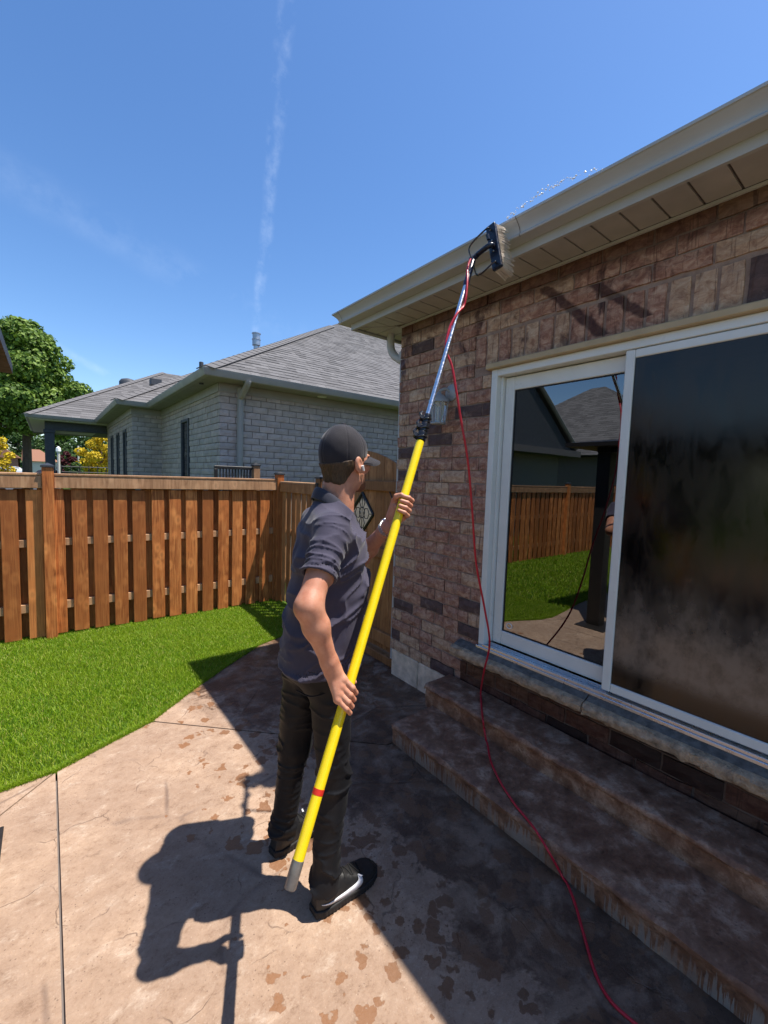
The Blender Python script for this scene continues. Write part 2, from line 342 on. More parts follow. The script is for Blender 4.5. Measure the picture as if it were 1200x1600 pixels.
def m_glass(name, tint, ior, wet):
    t = T(name); nt_ = t.nt; p = t.pos()
    gl = t.n('ShaderNodeBsdfGlossy'); gl.inputs['Color'].default_value = (*tint, 1)
    tr = t.n('ShaderNodeBsdfTransparent'); tr.inputs['Color'].default_value = (.35, .36, .37, 1) if not wet else (.2, .2, .2, 1)
    fr = t.n('ShaderNodeFresnel'); fr.inputs['IOR'].default_value = ior
    mxs = t.n('ShaderNodeMixShader')
    if wet:
        st = t.noise(t.pos((1, 7, 2.2)), 2.2, 7, .7, .5); bl = t.noise(p, 1.4, 4, .6)
        x, y, z = t.xyz()
        dirt = t.rng(t.math('ADD', st, t.math('MULTIPLY', bl, .5)), .62, .86)
        t.set(gl.inputs['Roughness'], t.rng(dirt, 0, 1, .10, .18))
        n1 = t.bump(st, .045, .01); n2 = t.bump(t.noise(p, 160, 3), .06, .002, n1); nt_.links.new(n2, gl.inputs['Normal'])
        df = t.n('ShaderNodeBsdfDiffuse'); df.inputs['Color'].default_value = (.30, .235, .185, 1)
        fog_refl = t.math('MULTIPLY', t.rng(t.math('ADD', z, t.math('MULTIPLY', t.math('SUBTRACT', t.noise(t.pos((1, 2.5, 1.6)), 2.2, 6, .7), .5), .5)), 1.25, .92), t.rng(t.noise(t.pos((1, 4, 3)), 3, 6, .7), .30, .62, .45, 1.0)); fog_refl = t.math('MULTIPLY', fog_refl, t.rng(z, .70, .80))  # tan haze: wet film with the patio's reflection painted into its colour
        m0 = t.n('ShaderNodeMixShader'); t.set(m0.inputs[0], t.math('ADD', t.math('MULTIPLY', fog_refl, .5), t.rng(dirt, 0, 1, .01, .05))); nt_.links.new(tr.outputs[0], m0.inputs[1]); nt_.links.new(df.outputs[0], m0.inputs[2])
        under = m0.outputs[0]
    else:
        gl.inputs['Roughness'].default_value = 0.004
        nt_.links.new(t.bump(t.noise(p, 1.3, 2), .012, .03), gl.inputs['Normal']); under = tr.outputs[0]
    nt_.links.new(fr.outputs[0], mxs.inputs[0]); nt_.links.new(under, mxs.inputs[1]); nt_.links.new(gl.outputs[0], mxs.inputs[2])
    nt_.links.new(mxs.outputs[0], t.out.inputs['Surface'])
m_glass('door_glass', (.92, .95, .97), 2.6, False)
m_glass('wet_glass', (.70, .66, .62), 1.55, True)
def m_wood(nm, a, b, c, gs=1.0, knots=True):
    t = T(nm); r = t.obrand()
    off = t.n('ShaderNodeVectorMath', operation='ADD'); t.set(off.inputs[0], t.pos((1, 1, 1)))
    cx = t.n('ShaderNodeCombineXYZ'); t.set(cx.inputs[0], t.math('MULTIPLY', r, 7)); t.set(cx.inputs[2], t.math('MULTIPLY', r, 31)); t.nt.links.new(cx.outputs[0], off.inputs[1])
    mp = t.n('ShaderNodeMapping'); t.nt.links.new(off.outputs[0], mp.inputs[0]); mp.inputs['Scale'].default_value = (38 * gs, 38 * gs, 1.6)
    g = t.noise(mp.outputs[0], 1.0, 6, .62, 2.2)
    g2 = t.noise(off.outputs[0], 4.0, 4, .6, .8)
    colr = t.ramp(g, [(.34, a), (.5, b), (.64, c)])
    colr = t.mix(t.rng(g2, .42, .7, 0, .6), colr, tuple(x * 1.5 for x in b))
    if knots:
        mk = t.n('ShaderNodeMapping'); t.nt.links.new(off.outputs[0], mk.inputs[0]); mk.inputs['Scale'].default_value = (9, 9, 5.2)
        vo = t.voro(mk.outputs[0], 1.0); kn = t.rng(vo.outputs['Distance'], .06, .2, 1, 0)
        colr = t.mix(t.math('MULTIPLY', kn, .75), colr, tuple(x * .35 for x in a))
        halo = t.math('MULTIPLY', t.rng(vo.outputs['Distance'], .2, .42, 1, 0), .35); colr = t.mix(halo, colr, tuple(x * 1.7 for x in c))
    colr = t.mix(t.rng(r, 0, .6, .65, 0), colr, tuple(x * .62 for x in b)); colr = t.mix(t.rng(r, .6, 1, 0, .4), colr, tuple(x * 1.15 for x in c))
    t.fin(colr, .62, .3, t.bump(g, .35, .004))
m_wood('fence_wood', (.19, .05, .012), (.40, .125, .032), (.60, .235, .07))
m_wood('rail_wood', (.24, .12, .058), (.38, .20, .10), (.48, .28, .15), .5)
m_wood('gate_wood', (.16, .066, .022), (.28, .125, .046), (.38, .19, .08))
simple('cap_metal', (.03, .033, .038), .4, .5, .2)
simple('black_metal', (.012, .012, .013), .45, .5, .2)
simple('dark_bronze', (.022, .019, .018), .5, .4, .2)
def m_grass(nm, blade):
    t = T(nm); p = t.pos(); f = t.noise(p, 2.3, 4); f2 = t.noise(p, 26, 4)
    if blade:
        r = t.island(); c = t.ramp(r, [(0, (.075, .165, .005)), (.45, (.18, .32, .010)), (.85, (.30, .42, .025)), (1, (.52, .46, .14))])
        c = t.mix(t.rng(f, .38, .66, 0, .45), c, (.25, .35, .016))
        t.fin(c, .5, .3); t.b.inputs['Transmission Weight'].default_value = 0
        tl = t.n('ShaderNodeBsdfTranslucent'); t.set(tl.inputs['Color'], t.mix(1, c, (1.3, 1.4, .6), 'MULTIPLY')); ms = t.n('ShaderNodeMixShader'); ms.inputs[0].default_value = .3
        t.nt.links.new(t.b.outputs[0], ms.inputs[1]); t.nt.links.new(tl.outputs[0], ms.inputs[2]); t.nt.links.new(ms.outputs[0], t.out.inputs['Surface'])
    else:
        c = t.ramp(f2, [(.3, (.035, .07, .008)), (.7, (.075, .15, .015))]); c = t.mix(t.rng(f, .4, .65, 0, .5), c, (.09, .12, .025)); t.fin(c, .9, .2, t.bump(f2, .6, .03))
m_grass('grass_blade', True); m_grass('lawn_ground', False)
simple('asphalt', (.055, .055, .058), .85, .3, .2, 9, .5)
def m_shingle(nm, c1, c2):
    t = T(nm); p = t.pos(); r = t.island(); f = t.noise(p, 45, 5, .7)
    c = t.mix(t.rng(r, 0, 1), c1, c2); c = t.mix(t.rng(f, .35, .7, 0, .5), c, tuple(x * .6 for x in c1)); t.fin(c, .9, .2, t.bump(f, .5, .006))
m_shingle('grey_shingle', (.125, .12, .12), (.185, .178, .178)); m_shingle('brown_shingle', (.25, .12, .075), (.33, .17, .11)); m_shingle('house_shingle', (.10, .09, .085), (.16, .15, .14))
simple('grey_trim', (.30, .285, .262), .5, .4, .08, 4, .06)
simple('grey_soffit', (.27, .252, .232), .6, .3, .08, 4, .06)
simple('dark_grey_paint', (.06, .065, .075), .6, .35, .2)
simple('pale_ceiling', (.62, .60, .55), .7, .3, .1)
simple('galvanised', (.42, .43, .45), .38, .5, .15, 12, .1, Metallic=.85)
simple('dark_pane', (.012, .014, .018), .08, .6, .2, 3, .02)
simple('bark', (.09, .065, .045), .9, .2, .3, 9, .8, .03)
def m_leaf(nm, a, b, c):
    t = T(nm); r = t.island(); cc = t.ramp(r, [(0, a), (.55, b), (1, c)]); t.fin(cc, .55, .3)
    tl = t.n('ShaderNodeBsdfTranslucent'); t.set(tl.inputs['Color'], cc); ms = t.n('ShaderNodeMixShader'); ms.inputs[0].default_value = .28
    t.nt.links.new(t.b.outputs[0], ms.inputs[1]); t.nt.links.new(tl.outputs[0], ms.inputs[2]); t.nt.links.new(ms.outputs[0], t.out.inputs['Surface'])
m_leaf('maple_leaf', (.05, .10, .012), (.11, .19, .022), (.24, .34, .06)); m_leaf('yellow_leaf', (.42, .30, .01), (.62, .45, .015), (.75, .58, .04))
m_leaf('red_leaf', (.06, .012, .016), (.10, .02, .025), (.15, .035, .035)); m_leaf('bush_leaf', (.025, .055, .012), (.05, .10, .02), (.08, .14, .03))
simple('car_white', (.75, .76, .78), .25, .5, .03); simple('car_dark', (.03, .03, .035), .25, .5, .1); simple('tyre', (.02, .02, .02), .8, .3, .2)
simple('red_brick_far', (.27, .13, .09), .85, .25, .2); simple('siding', (.55, .52, .46), .7, .3, .1)
def m_skin():
    t = T('skin'); p = t.pos(); f = t.noise(p, 22, 5, .6); f2 = t.noise(p, 240, 5, .7)
    c = t.ramp(f, [(.3, (.46, .185, .11)), (.55, (.56, .26, .165)), (.8, (.63, .32, .215))]); c = t.mix(t.rng(f2, .5, .75, 0, .3), c, (.40, .16, .10))
    t.fin(c, .46, .4, t.bump(f2, .25, .003)); t.b.inputs['Subsurface Weight'].default_value = .12; t.b.inputs['Subsurface Radius'].default_value = (.012, .004, .002); t.b.inputs['Subsurface Scale'].default_value = .6
m_skin()
def m_cloth(nm, c, weave=900, rough=.85, sheen=.25, var=.15, bs=.25):
    t = T(nm); p = t.pos(); f = t.noise(p, 9, 5, .6); f2 = t.noise(p, weave, 2, .5)
    cc = t.ramp(f, [(.3, tuple(x * (1 - var) for x in c)), (.7, tuple(x * (1 + var) for x in c))]); cc = t.mix(t.rng(f2, .4, .7, 0, .3), cc, tuple(x * 1.5 for x in c))
    t.fin(cc, rough, .25, t.bump(f2, bs, .0008, t.bump(t.noise(t.pos((1, 1, .45)), 26, 4, .55, .6), .22, .008))); t.b.inputs['Sheen Weight'].default_value = sheen; t.b.inputs['Sheen Roughness'].default_value = .4
m_cloth('navy_pique', (.055, .050, .077), 700, .85, .15); m_cloth('collar_cloth', (.036, .036, .050), 700); m_cloth('black_trousers', (.0068, .0068, .0085), 1200, .6, .02); m_cloth('cap_cloth', (.022, .020, .025), 420, .8, .2, .25, .7)
def m_hair():
    t = T('brown_hair'); f = t.noise(t.pos((60, 60, 9)), 4, 4, .6, .5); t.fin(t.ramp(f, [(.3, (.028, .016, .009)), (.7, (.11, .064, .034))]), .45, .4, t.bump(f, .8, .006))
m_hair()
simple('shoe_leather', (.016, .0155, .0155), .42, .45, .2, 30, .3); simple('shoe_sole', (.018, .017, .017), .7, .3, .2, 40, .3); simple('swoosh_white', (.72, .72, .74), .4, .45, .04)
simple('lace_black', (.014, .014, .014), .8, .3, .2); simple('white_plastic', (.8, .8, .8), .25, .5, .02); simple('stubble', (.20, .095, .055), .7, .3, .3, 200, .4, .002); simple('eye_white', (.7, .68, .65), .2, .5, .05)
simple('steel_watch', (.75, .75, .75), .38, .5, .1, 40, .1, Metallic=1.0)
simple('pole_yellow', (.90, .67, .010), .28, .5, .04, 26, .04); simple('tape_red', (.62, .03, .015), .45, .4, .1); simple('clear_plug', (.16, .15, .14), .18, .5, .3)
simple('clamp_black', (.012, .012, .013), .22, .55, .2); simple('brush_block', (.011, .014, .028), .3, .5, .2); simple('bristle', (.66, .58, .50), .6, .3, .2); simple('hose_red', (.48, .012, .03), .36, .5, .08, 30, .05)
simple('lantern_grey', (.30, .30, .30), .5, .4, .15); simple('stone_path', (.4, .39, .37), .8, .3, .2)
t = T('lantern_glass'); t.fin((.75, .8, .84), .12, .5); t.b.inputs['Transmission Weight'].default_value = .75
t = T('water_drop'); t.fin((.95, .97, 1), .15, .5)

# ---------------------------------------------------------------- ground, street, patio, lawn
gnd = MB().add([(-400, -300, -.06), (400, -300, -.06), (400, 600, -.06), (-400, 600, -.06)], [(0, 1, 2, 3)]).obj('ground', 'lawn_ground', kind='structure')
MB().box(-200, 200, 74, 88, -.055, -.05).obj('road', 'asphalt', kind='structure')
MB().box(-6, .8, 15.5, 74, -.055, -.048).obj('driveway', 'asphalt', kind='structure')
EDGE = [(-9.0, 3.2), (-4.5, 3.15), (-1.2, 3.0), (-.6, 2.9)] + [tuple(onz(u, v, 0)[:2]) for u, v in
        ((0, 1237), (88, 1205), (160, 1167), (237, 1127), (305, 1075), (355, 1040), (406, 1007), (443, 993))] + [(2.2, 4.18), (2.42, 4.26)]
J0 = EDGE[5]; J1 = EDGE[7]; J2 = (1.655, 2.0)
def inset(poly, dd):
    n = len(poly); A = sum(poly[i][0] * poly[(i + 1) % n][1] - poly[(i + 1) % n][0] * poly[i][1] for i in range(n)); sg = 1 if A > 0 else -1; out = []
    for i in range(n):
        p0 = Vector(poly[i - 1]); p1 = Vector(poly[i]); p2 = Vector(poly[(i + 1) % n])
        a = (p1 - p0).normalized(); b = (p2 - p1).normalized(); na = Vector((-a.y, a.x)) * sg; nb = Vector((-b.y, b.x)) * sg
        m_ = (na + nb); q = m_ / max(.35, m_.length_squared) * 2 * dd if m_.length > .1 else na * dd
        out.append(tuple(p1 + q * (1 if m_.length > .1 else 1)))
    return out
patio = empty('patio', (0, 0, -.02), kind='structure')
MB().prism([(-9, 3.17), (-4.5, 3.12), (-1.2, 2.97), (0, 2.8), (.5, 3.05), (1.8, 3.9), (2.42, 4.2), (7, 4.2), (7, -4), (-9, -4)], -.12, -.012).obj('bedding', 'soffit_groove', patio)
slabs = [[*EDGE[:6], (-6.0, -3.4), (-9, -3.4)], [J0, (0.0, -3.4), (-6.0, -3.4)],
         [J0, EDGE[6], J1, J2, (2.33, 2.0), (2.33, -3.4), (0.0, -3.4)], [J1, *EDGE[8:], (7, 4.26), (7, 2.8), (2.33, 2.8), (2.33, 2.0), J2]]
for s_ in slabs: MB().prism(inset(s_, .0045), -.1, 0).obj('slab', 'stamped_concrete', patio)
MB().prism([*EDGE, (2.42, 5.7), (-9, 5.7)], -.09, -.012).obj('lawn_soil', 'lawn_ground', kind='structure')
def blades(name, n, x0, x1, hmin, hmax, wid, seed):
    r = np.random.default_rng(seed); X = r.uniform(x0, x1, n * 2); ex = np.array([e[0] for e in EDGE]); ey = np.array([e[1] for e in EDGE])
    lo = np.interp(X, ex, ey); Y = lo + .002 + r.random(n * 2) * (5.55 - lo); Y = np.where(r.random(n * 2) < .12, lo - .012 + r.random(n * 2) * .04, Y)
    X = X[:n]; Y = Y[:n]; hh = r.uniform(hmin, hmax, n); a = r.uniform(0, 2 * np.pi, n); ln = r.normal(0, .45, (n, 2)) * hh[:, None]
    ca = np.cos(a) * wid / 2; sa = np.sin(a) * wid / 2; z0 = -.012
    V = np.empty((n, 5, 3), np.float32)
    V[:, 0] = np.c_[X - ca, Y - sa, np.full(n, z0)]; V[:, 1] = np.c_[X + ca, Y + sa, np.full(n, z0)]
    V[:, 2] = np.c_[X + ca * .8 + ln[:, 0] * .4, Y + sa * .8 + ln[:, 1] * .4, z0 + hh * .6]; V[:, 3] = np.c_[X - ca * .8 + ln[:, 0] * .4, Y - sa * .8 + ln[:, 1] * .4, z0 + hh * .6]
    V[:, 4] = np.c_[X + ln[:, 0], Y + ln[:, 1], z0 + hh]
    b = np.arange(n)[:, None] * 5
    T3 = np.concatenate([b + [0, 1, 2], b + [0, 2, 3], b + [3, 2, 4]], 0)
    o = bpy.data.objects.new(name, fastmesh(name, V.reshape(-1, 3), T3, 'grass_blade', False)); link(o); return o
tag(blades('lawn_grass', 220000, -.75, 2.42, .016, .038, .0033, 3), 'short sunlit green lawn between the wooden fence and the patio', 'grass', kind='stuff')
tag(blades('lawn_grass', 70000, -9, -.75, .03, .065, .009, 4), 'lawn beyond the left edge, mirrored in the door glass', 'grass', kind='stuff')

# ---------------------------------------------------------------- bricks, shingles (shared helpers)
def brick_meshes(nm, L, H, D, m, n=7, jit=.006, inset_=.006):
    out = []
    for k in range(n):
        r = random.Random(nm + str(k)); nx, nz = 5, 3; V = []; F = []
        for j in range(nz):
            for i in range(nx):
                e = (i in (0, nx - 1)) or (j in (0, nz - 1))
                x = L * i / (nx - 1) + (r.uniform(-jit, jit) * .5 if e else r.uniform(-jit, jit)); z = H * j / (nz - 1) + r.uniform(-jit, jit) * .5
                y = -D + (inset_ + r.uniform(-.3, .6) * jit if e else r.uniform(-.5, .5) * jit); V.append((x, y, z))
        for j in range(nz - 1):
            for i in range(nx - 1): a = j * nx + i; F.append((a, a + 1, a + nx + 1, a + nx))
        ring = [i for i in range(nx)] + [j * nx + nx - 1 for j in range(1, nz)] + [(nz - 1) * nx + i for i in range(nx - 2, -1, -1)] + [j * nx for j in range(nz - 2, 0, -1)]
        o = len(V); V += [(V[i][0], 0, V[i][2]) for i in ring]; q = len(ring)
        for i in range(q): F.append((ring[i], o + i, o + (i + 1) % q, ring[(i + 1) % q]))
        out.append(meshdata('brick_piece', V, F, m))
    return out
def lay_bricks(parent, org, theta, width, z0, z1, L, H, gap, meshes, holes=(), u_obj=1e9, name='brick', jz=.004, phase=0.0, stuff_mat=None):
    """running bond; bricks starting before u_obj are objects, the rest one joined mesh"""
    c, s = math.cos(theta), math.sin(theta); row = 0; z = z0; rest = MB(); n = 0
    while z + H * .5 < z1:
        hh = min(H, z1 - z); u = -(L + gap) * (((row % 2) * .5 + phase) % 1.0); rj = random.uniform(-.02, .02)
        while u < width:
            a0, a1 = max(0, u + rj), min(width, u + L + rj); segs = [(a0, a1)]
            for (h0, h1, hz0, hz1) in holes:
                if hz0 < z + hh * .5 < hz1:
                    ns = []
                    for (p, q) in segs:
                        if q <= h0 or p >= h1: ns.append((p, q))
                        else:
                            if p < h0: ns.append((p, h0 - .004))
                            if q > h1: ns.append((h1 + .004, q))
                    segs = ns
            for (p, q) in segs:
                if q - p < .03: continue
                me = random.choice(meshes); dy = random.uniform(-jz, jz); loc = (org[0] + c * p + s * dy, org[1] + s * p - c * dy, z)
                if p < u_obj:
                    o = bpy.data.objects.new(name, me); o.location = loc; o.rotation_euler = (0, 0, theta); o.scale = ((q - p) / L, 1, hh / H); link(o, parent); n += 1
                else:
                    M_ = Matrix.LocRotScale(loc, Matrix.Rotation(theta, 3, 'Z').to_euler(), ((q - p) / L, 1, hh / H)); rest.add([M_ @ v.co for v in me.vertices], [tuple(f.vertices) for f in me.polygons])
            u += L + gap
        z += H + gap; row += 1
    if rest.v: rest.obj('far_bricks', stuff_mat or meshes[0].materials[0], parent, kind='stuff')
    return n
def roof_face(name, parent, a, b, inward, slope, tmax, kl, kr, m, expo=.13, seed=1, tab=.30, zlift=.0):
    """shingled trapezoid: bottom edge a->b (x,y,z), rising along horizontal unit vector inward"""
    r = np.random.default_rng(seed); a = np.array(a, float); b = np.array(b, float); Lb = np.linalg.norm(b - a); du = (b - a) / Lb
    iv = np.array([inward[0], inward[1], 0.0]); V = []; Q = []; cosl = 1 / math.sqrt(1 + slope * slope); t = 0.0; st = expo * cosl; nrm = np.array([-inward[0] * slope, -inward[1] * slope, 1.0]) * cosl
    while t < tmax - 1e-6:
        t2 = min(t + st * 1.12, tmax); u0, u1 = t * kl, Lb - t * kr; v0, v1 = t2 * kl, Lb - t2 * kr
        if u1 - u0 < .02: break
        u = u0 - r.uniform(0, tab)
        while u < u1:
            wdt = tab * r.uniform(.45, 1.25); p, q = max(u, u0), min(u + wdt, u1)
            if q - p > .01:
                p2 = min(max(p, v0), max(v1, v0)); q2 = min(max(q, v0), max(v1, v0)); lift = .008 + r.choice([0, .004])
                A = a + du * p + iv * t + np.array([0, 0, slope * t]); B = a + du * q + iv * t + np.array([0, 0, slope * t])
                Cc = a + du * q2 + iv * t2 + np.array([0, 0, slope * t2]); Dd = a + du * p2 + iv * t2 + np.array([0, 0, slope * t2])
                o = len(V); V += [A + nrm * lift, B + nrm * lift, Cc + nrm * .002, Dd + nrm * .002, A - nrm * .004, B - nrm * .004]
                Q += [(o, o + 1, o + 2, o + 3), (o + 4, o + 5, o + 1, o)]
            u += wdt
        t += st
    V = np.array(V); V[:, 2] += zlift
    o = bpy.data.objects.new(name, fastmesh(name, V, np.array(Q), m, False)); link(o, parent); return tag(o, kind='stuff')
def hip_roof(parent, x0, x1, y0, y1, z, slope, m, expo, faces='SWNE', tab=.3, caps=True, capm=None):
    dx, dy = x1 - x0, y1 - y0; t = min(dx, dy) / 2; zt = z + slope * t
    if dx <= dy: r0, r1 = ((x0 + x1) / 2, y0 + t, zt), ((x0 + x1) / 2, y1 - t, zt)
    else: r0, r1 = (x0 + t, (y0 + y1) / 2, zt), (x1 - t, (y0 + y1) / 2, zt)
    c = [(x0, y0, z), (x1, y0, z), (x1, y1, z), (x0, y1, z)]; V = c + [r0, r1]; V = [(p[0], p[1], p[2] - .012) for p in V]
    if dx <= dy: F = [(0, 1, 4), (1, 2, 5, 4), (2, 3, 5), (3, 0, 4, 5)]
    else: F = [(0, 1, 5, 4), (1, 2, 5), (2, 3, 4, 5), (3, 0, 4)]
    roof = MB().add(V, F + [(3, 2, 1, 0)]).obj('roof', m, parent)
    if 'S' in faces: roof_face('shingles', roof, c[0], c[1], (0, 1), slope, t, 1, 1, m, expo, 3, tab)
    if 'W' in faces: roof_face('shingles', roof, c[3], c[0], (1, 0), slope, t, 1, 1, m, expo, 4, tab)
    if 'N' in faces: roof_face('shingles', roof, c[2], c[3], (0, -1), slope, t, 1, 1, m, expo, 5, tab)
    if 'E' in faces: roof_face('shingles', roof, c[1], c[2], (-1, 0), slope, t, 1, 1, m, expo, 6, tab)
    if caps:
        L = .24; me = None; p0 = np.array(c[0]); p1 = np.array(r0); Ln = np.linalg.norm(p1 - p0); d = (p1 - p0) / Ln; side = np.cross(d, (0, 0, 1)); side /= np.linalg.norm(side); upn = np.cross(side, d)
        n = int(Ln / (L * .72)); W = .13
        V = [-side * W - upn * .045, np.zeros(3), side * W - upn * .045]; Vv = [v + upn * .012 for v in V] + [v + d * L + upn * .002 for v in V] + [v - upn * .004 for v in V]
        me = meshdata('ridge_cap', Vv, [(0, 1, 4, 3), (1, 2, 5, 4), (6, 7, 1, 0), (7, 8, 2, 1)], capm or m)
        for i in range(min(n, 40)):
            o = bpy.data.objects.new('ridge_cap', me); o.location = p0 + d * (i * L * .72) + upn * .02; link(o, roof)
    return roof

# ---------------------------------------------------------------- the brick house on the right
WX, WC = 2.30, 2.78       # wall face x, wall corner y
house = empty('brick_house', (WX, WC, 0), 'reddish-brown brick house with a sliding glass door and beige gutter', 'house')
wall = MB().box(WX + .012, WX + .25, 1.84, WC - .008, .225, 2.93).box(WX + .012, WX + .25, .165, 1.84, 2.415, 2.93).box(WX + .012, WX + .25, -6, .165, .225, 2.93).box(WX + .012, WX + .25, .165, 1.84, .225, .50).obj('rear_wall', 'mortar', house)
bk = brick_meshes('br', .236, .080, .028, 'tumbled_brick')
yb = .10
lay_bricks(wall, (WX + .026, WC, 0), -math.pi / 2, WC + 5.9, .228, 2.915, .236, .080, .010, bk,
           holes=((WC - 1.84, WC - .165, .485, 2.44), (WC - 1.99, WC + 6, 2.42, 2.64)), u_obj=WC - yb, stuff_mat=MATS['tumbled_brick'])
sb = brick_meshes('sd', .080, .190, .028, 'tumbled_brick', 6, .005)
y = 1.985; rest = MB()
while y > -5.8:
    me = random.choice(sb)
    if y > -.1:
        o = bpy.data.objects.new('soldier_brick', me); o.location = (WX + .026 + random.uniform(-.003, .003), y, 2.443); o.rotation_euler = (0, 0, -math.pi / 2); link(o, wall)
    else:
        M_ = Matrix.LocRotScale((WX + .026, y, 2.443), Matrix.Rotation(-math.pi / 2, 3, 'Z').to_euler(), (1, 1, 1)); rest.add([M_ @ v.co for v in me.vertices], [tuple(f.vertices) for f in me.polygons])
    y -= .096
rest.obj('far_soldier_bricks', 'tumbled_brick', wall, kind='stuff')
fnd = MB()
fnd.cbox(WX + .004, WX + .25, 2.44, WC - .012, -.1, .222, .006); fnd.cbox(WX + .004, WX + .25, 1.6, 2.434, -.1, .222, .006); fnd.box(WX + .004, WX + .25, -6, 1.594, -.1, .222)
fnd.obj('foundation', 'foundation_concrete', house)
MB().box(WX + .255, 10, WC - .26, WC - .01, -.1, 2.93).obj('side_wall', 'mortar', house)
MB().box(WX + .255, 10, -6, -5.75, -.1, 2.93).box(9.75, 10, -5.75, WC - .265, -.1, 2.93).obj('far_wall', 'mortar', house)
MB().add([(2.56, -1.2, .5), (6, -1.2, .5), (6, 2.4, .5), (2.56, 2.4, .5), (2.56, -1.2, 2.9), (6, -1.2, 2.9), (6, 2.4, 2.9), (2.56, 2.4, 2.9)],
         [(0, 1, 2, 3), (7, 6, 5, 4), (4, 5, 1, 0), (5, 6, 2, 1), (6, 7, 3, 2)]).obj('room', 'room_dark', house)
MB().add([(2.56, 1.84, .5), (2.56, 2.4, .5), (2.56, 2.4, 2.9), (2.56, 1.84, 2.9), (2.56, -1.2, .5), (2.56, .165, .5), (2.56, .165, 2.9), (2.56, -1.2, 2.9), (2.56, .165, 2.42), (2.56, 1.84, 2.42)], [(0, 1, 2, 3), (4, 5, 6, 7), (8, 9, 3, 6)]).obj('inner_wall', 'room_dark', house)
# eave: soffit panels, fascia, gutter, roof
SZ, FX, FY = 2.916, 2.022, 3.10
MB().prism([(FX + .02, -6), (WX + .25, -6), (WX + .25, WC), (WX, WC), (WX, WC), (10, WC), (10, FY - .02), (FX + .02, FY - .02)], SZ + .012, SZ + .02).obj('soffit_groove', 'soffit_groove', house)
y = -2.6; pitch = .133
while y < FY - .03:
    y0, y1 = y, y + pitch - .010
    def xr(yy): return WX - .012 if yy < WC else max(FX + .021, WX - .012 - (yy - WC) * (WX - FX) / (FY - WC))
    y1 = min(y1, FY - .024)
    if y1 > y0 + .02 and xr(y0) > FX + .03:
        MB().prism([(FX + .021, y0), (xr(y0), y0), (xr(y1), y1), (FX + .021, y1)], SZ, SZ + .01).obj('soffit_panel', 'soffit_metal', house)
    y += pitch
x = WX + .9
while x > FX + .05:
    x0, x1 = x - pitch + .010, x
    def yr(xx): return WC + .012 if xx > WX else WC + .012 + (WX - xx) * (FY - WC) / (WX - FX)
    x0 = max(x0, FX + .03)
    if FY - .024 - yr(x1) > .02: MB().prism([(x0, min(yr(x0), FY - .026)), (x1, yr(x1)), (x1, FY - .024), (x0, FY - .024)], SZ, SZ + .01).obj('soffit_panel', 'soffit_metal', house)
    x -= pitch
MB().box(WX - .010, WX + .003, -6, WC + .004, SZ - .016, SZ - .002).obj('soffit_trim', 'fascia_metal', house)
fa = MB(); fa.add([(FX, -6, 2.896), (FX, FY, 2.896), (10, FY, 2.896), (FX, -6, 3.03), (FX, FY, 3.03), (10, FY, 3.03), (FX + .02, -6, 2.896), (FX + .02, FY - .02, 2.896), (10, FY - .02, 2.896), (FX + .02, -6, 2.912), (FX + .02, FY - .02, 2.912), (10, FY - .02, 2.912)],
        [(0, 3, 4, 1), (1, 4, 5, 2), (0, 1, 7, 6), (1, 2, 8, 7), (6, 7, 10, 9), (7, 8, 11, 10)])
fa.obj('fascia', 'fascia_metal', house)
prof = [(.002, 2.944), (.070, 2.944), (.078, 2.946), (.081, 2.952), (.079, 2.958), (.074, 2.961), (.076, 2.972), (.082, 2.984), (.092, 2.996), (.102, 3.006), (.109, 3.012), (.112, 3.016), (.117, 3.017), (.119, 3.022), (.118, 3.029), (.112, 3.031), (.107, 3.028), (.107, 3.020), (.100, 3.01), (.07, 2.975), (.066, 2.950), (.006, 2.950), (.002, 3.025)]
g = MB(); n = len(prof)
ys = [-6, -3.0, .2, 1.42, FY]
for yy in ys[:-1]: g.v += [(FX - o_, yy, z_) for o_, z_ in prof]
g.v += [(FX - o_, FY + o_, z_) for o_, z_ in prof]; g.v += [(9.8, FY + o_, z_) for o_, z_ in prof]
for k in range(len(ys)):
    for i in range(n): j = (i + 1) % n; g.f.append((k * n + i, k * n + j, (k + 1) * n + j, (k + 1) * n + i))
g.obj('gutter', 'fascia_metal', house, smooth=True)
sm = MB()
for yy in (1.42, 3.12):
    o = len(sm.v); pr = [(a + .0018, z_) for a, z_ in prof[1:15]]
    sm.v += [(FX - a, yy, z_ - .001) for a, z_ in pr] + [(FX - a, yy + .004, z_ - .001) for a, z_ in pr]; q = len(pr)
    sm.f += [(o + i, o + i + 1, o + q + i + 1, o + q + i) for i in range(q - 1)]
sm.obj('gutter_seam', 'soffit_groove', house)
hr = hip_roof(house, FX - .04, 10.6, -7, FY + .04, 3.04, .5, 'house_shingle', .15, faces='W', caps=False)
MB().tube(smooth_path([(2.36, 2.99, 2.93), (2.36, 2.985, 2.80), (2.36, 2.93, 2.72), (2.37, 2.85, 2.66), (2.38, 2.825, 2.55), (2.38, 2.825, .1)], 5), .034, 10).obj('downspout', 'fascia_metal', house, smooth=True)
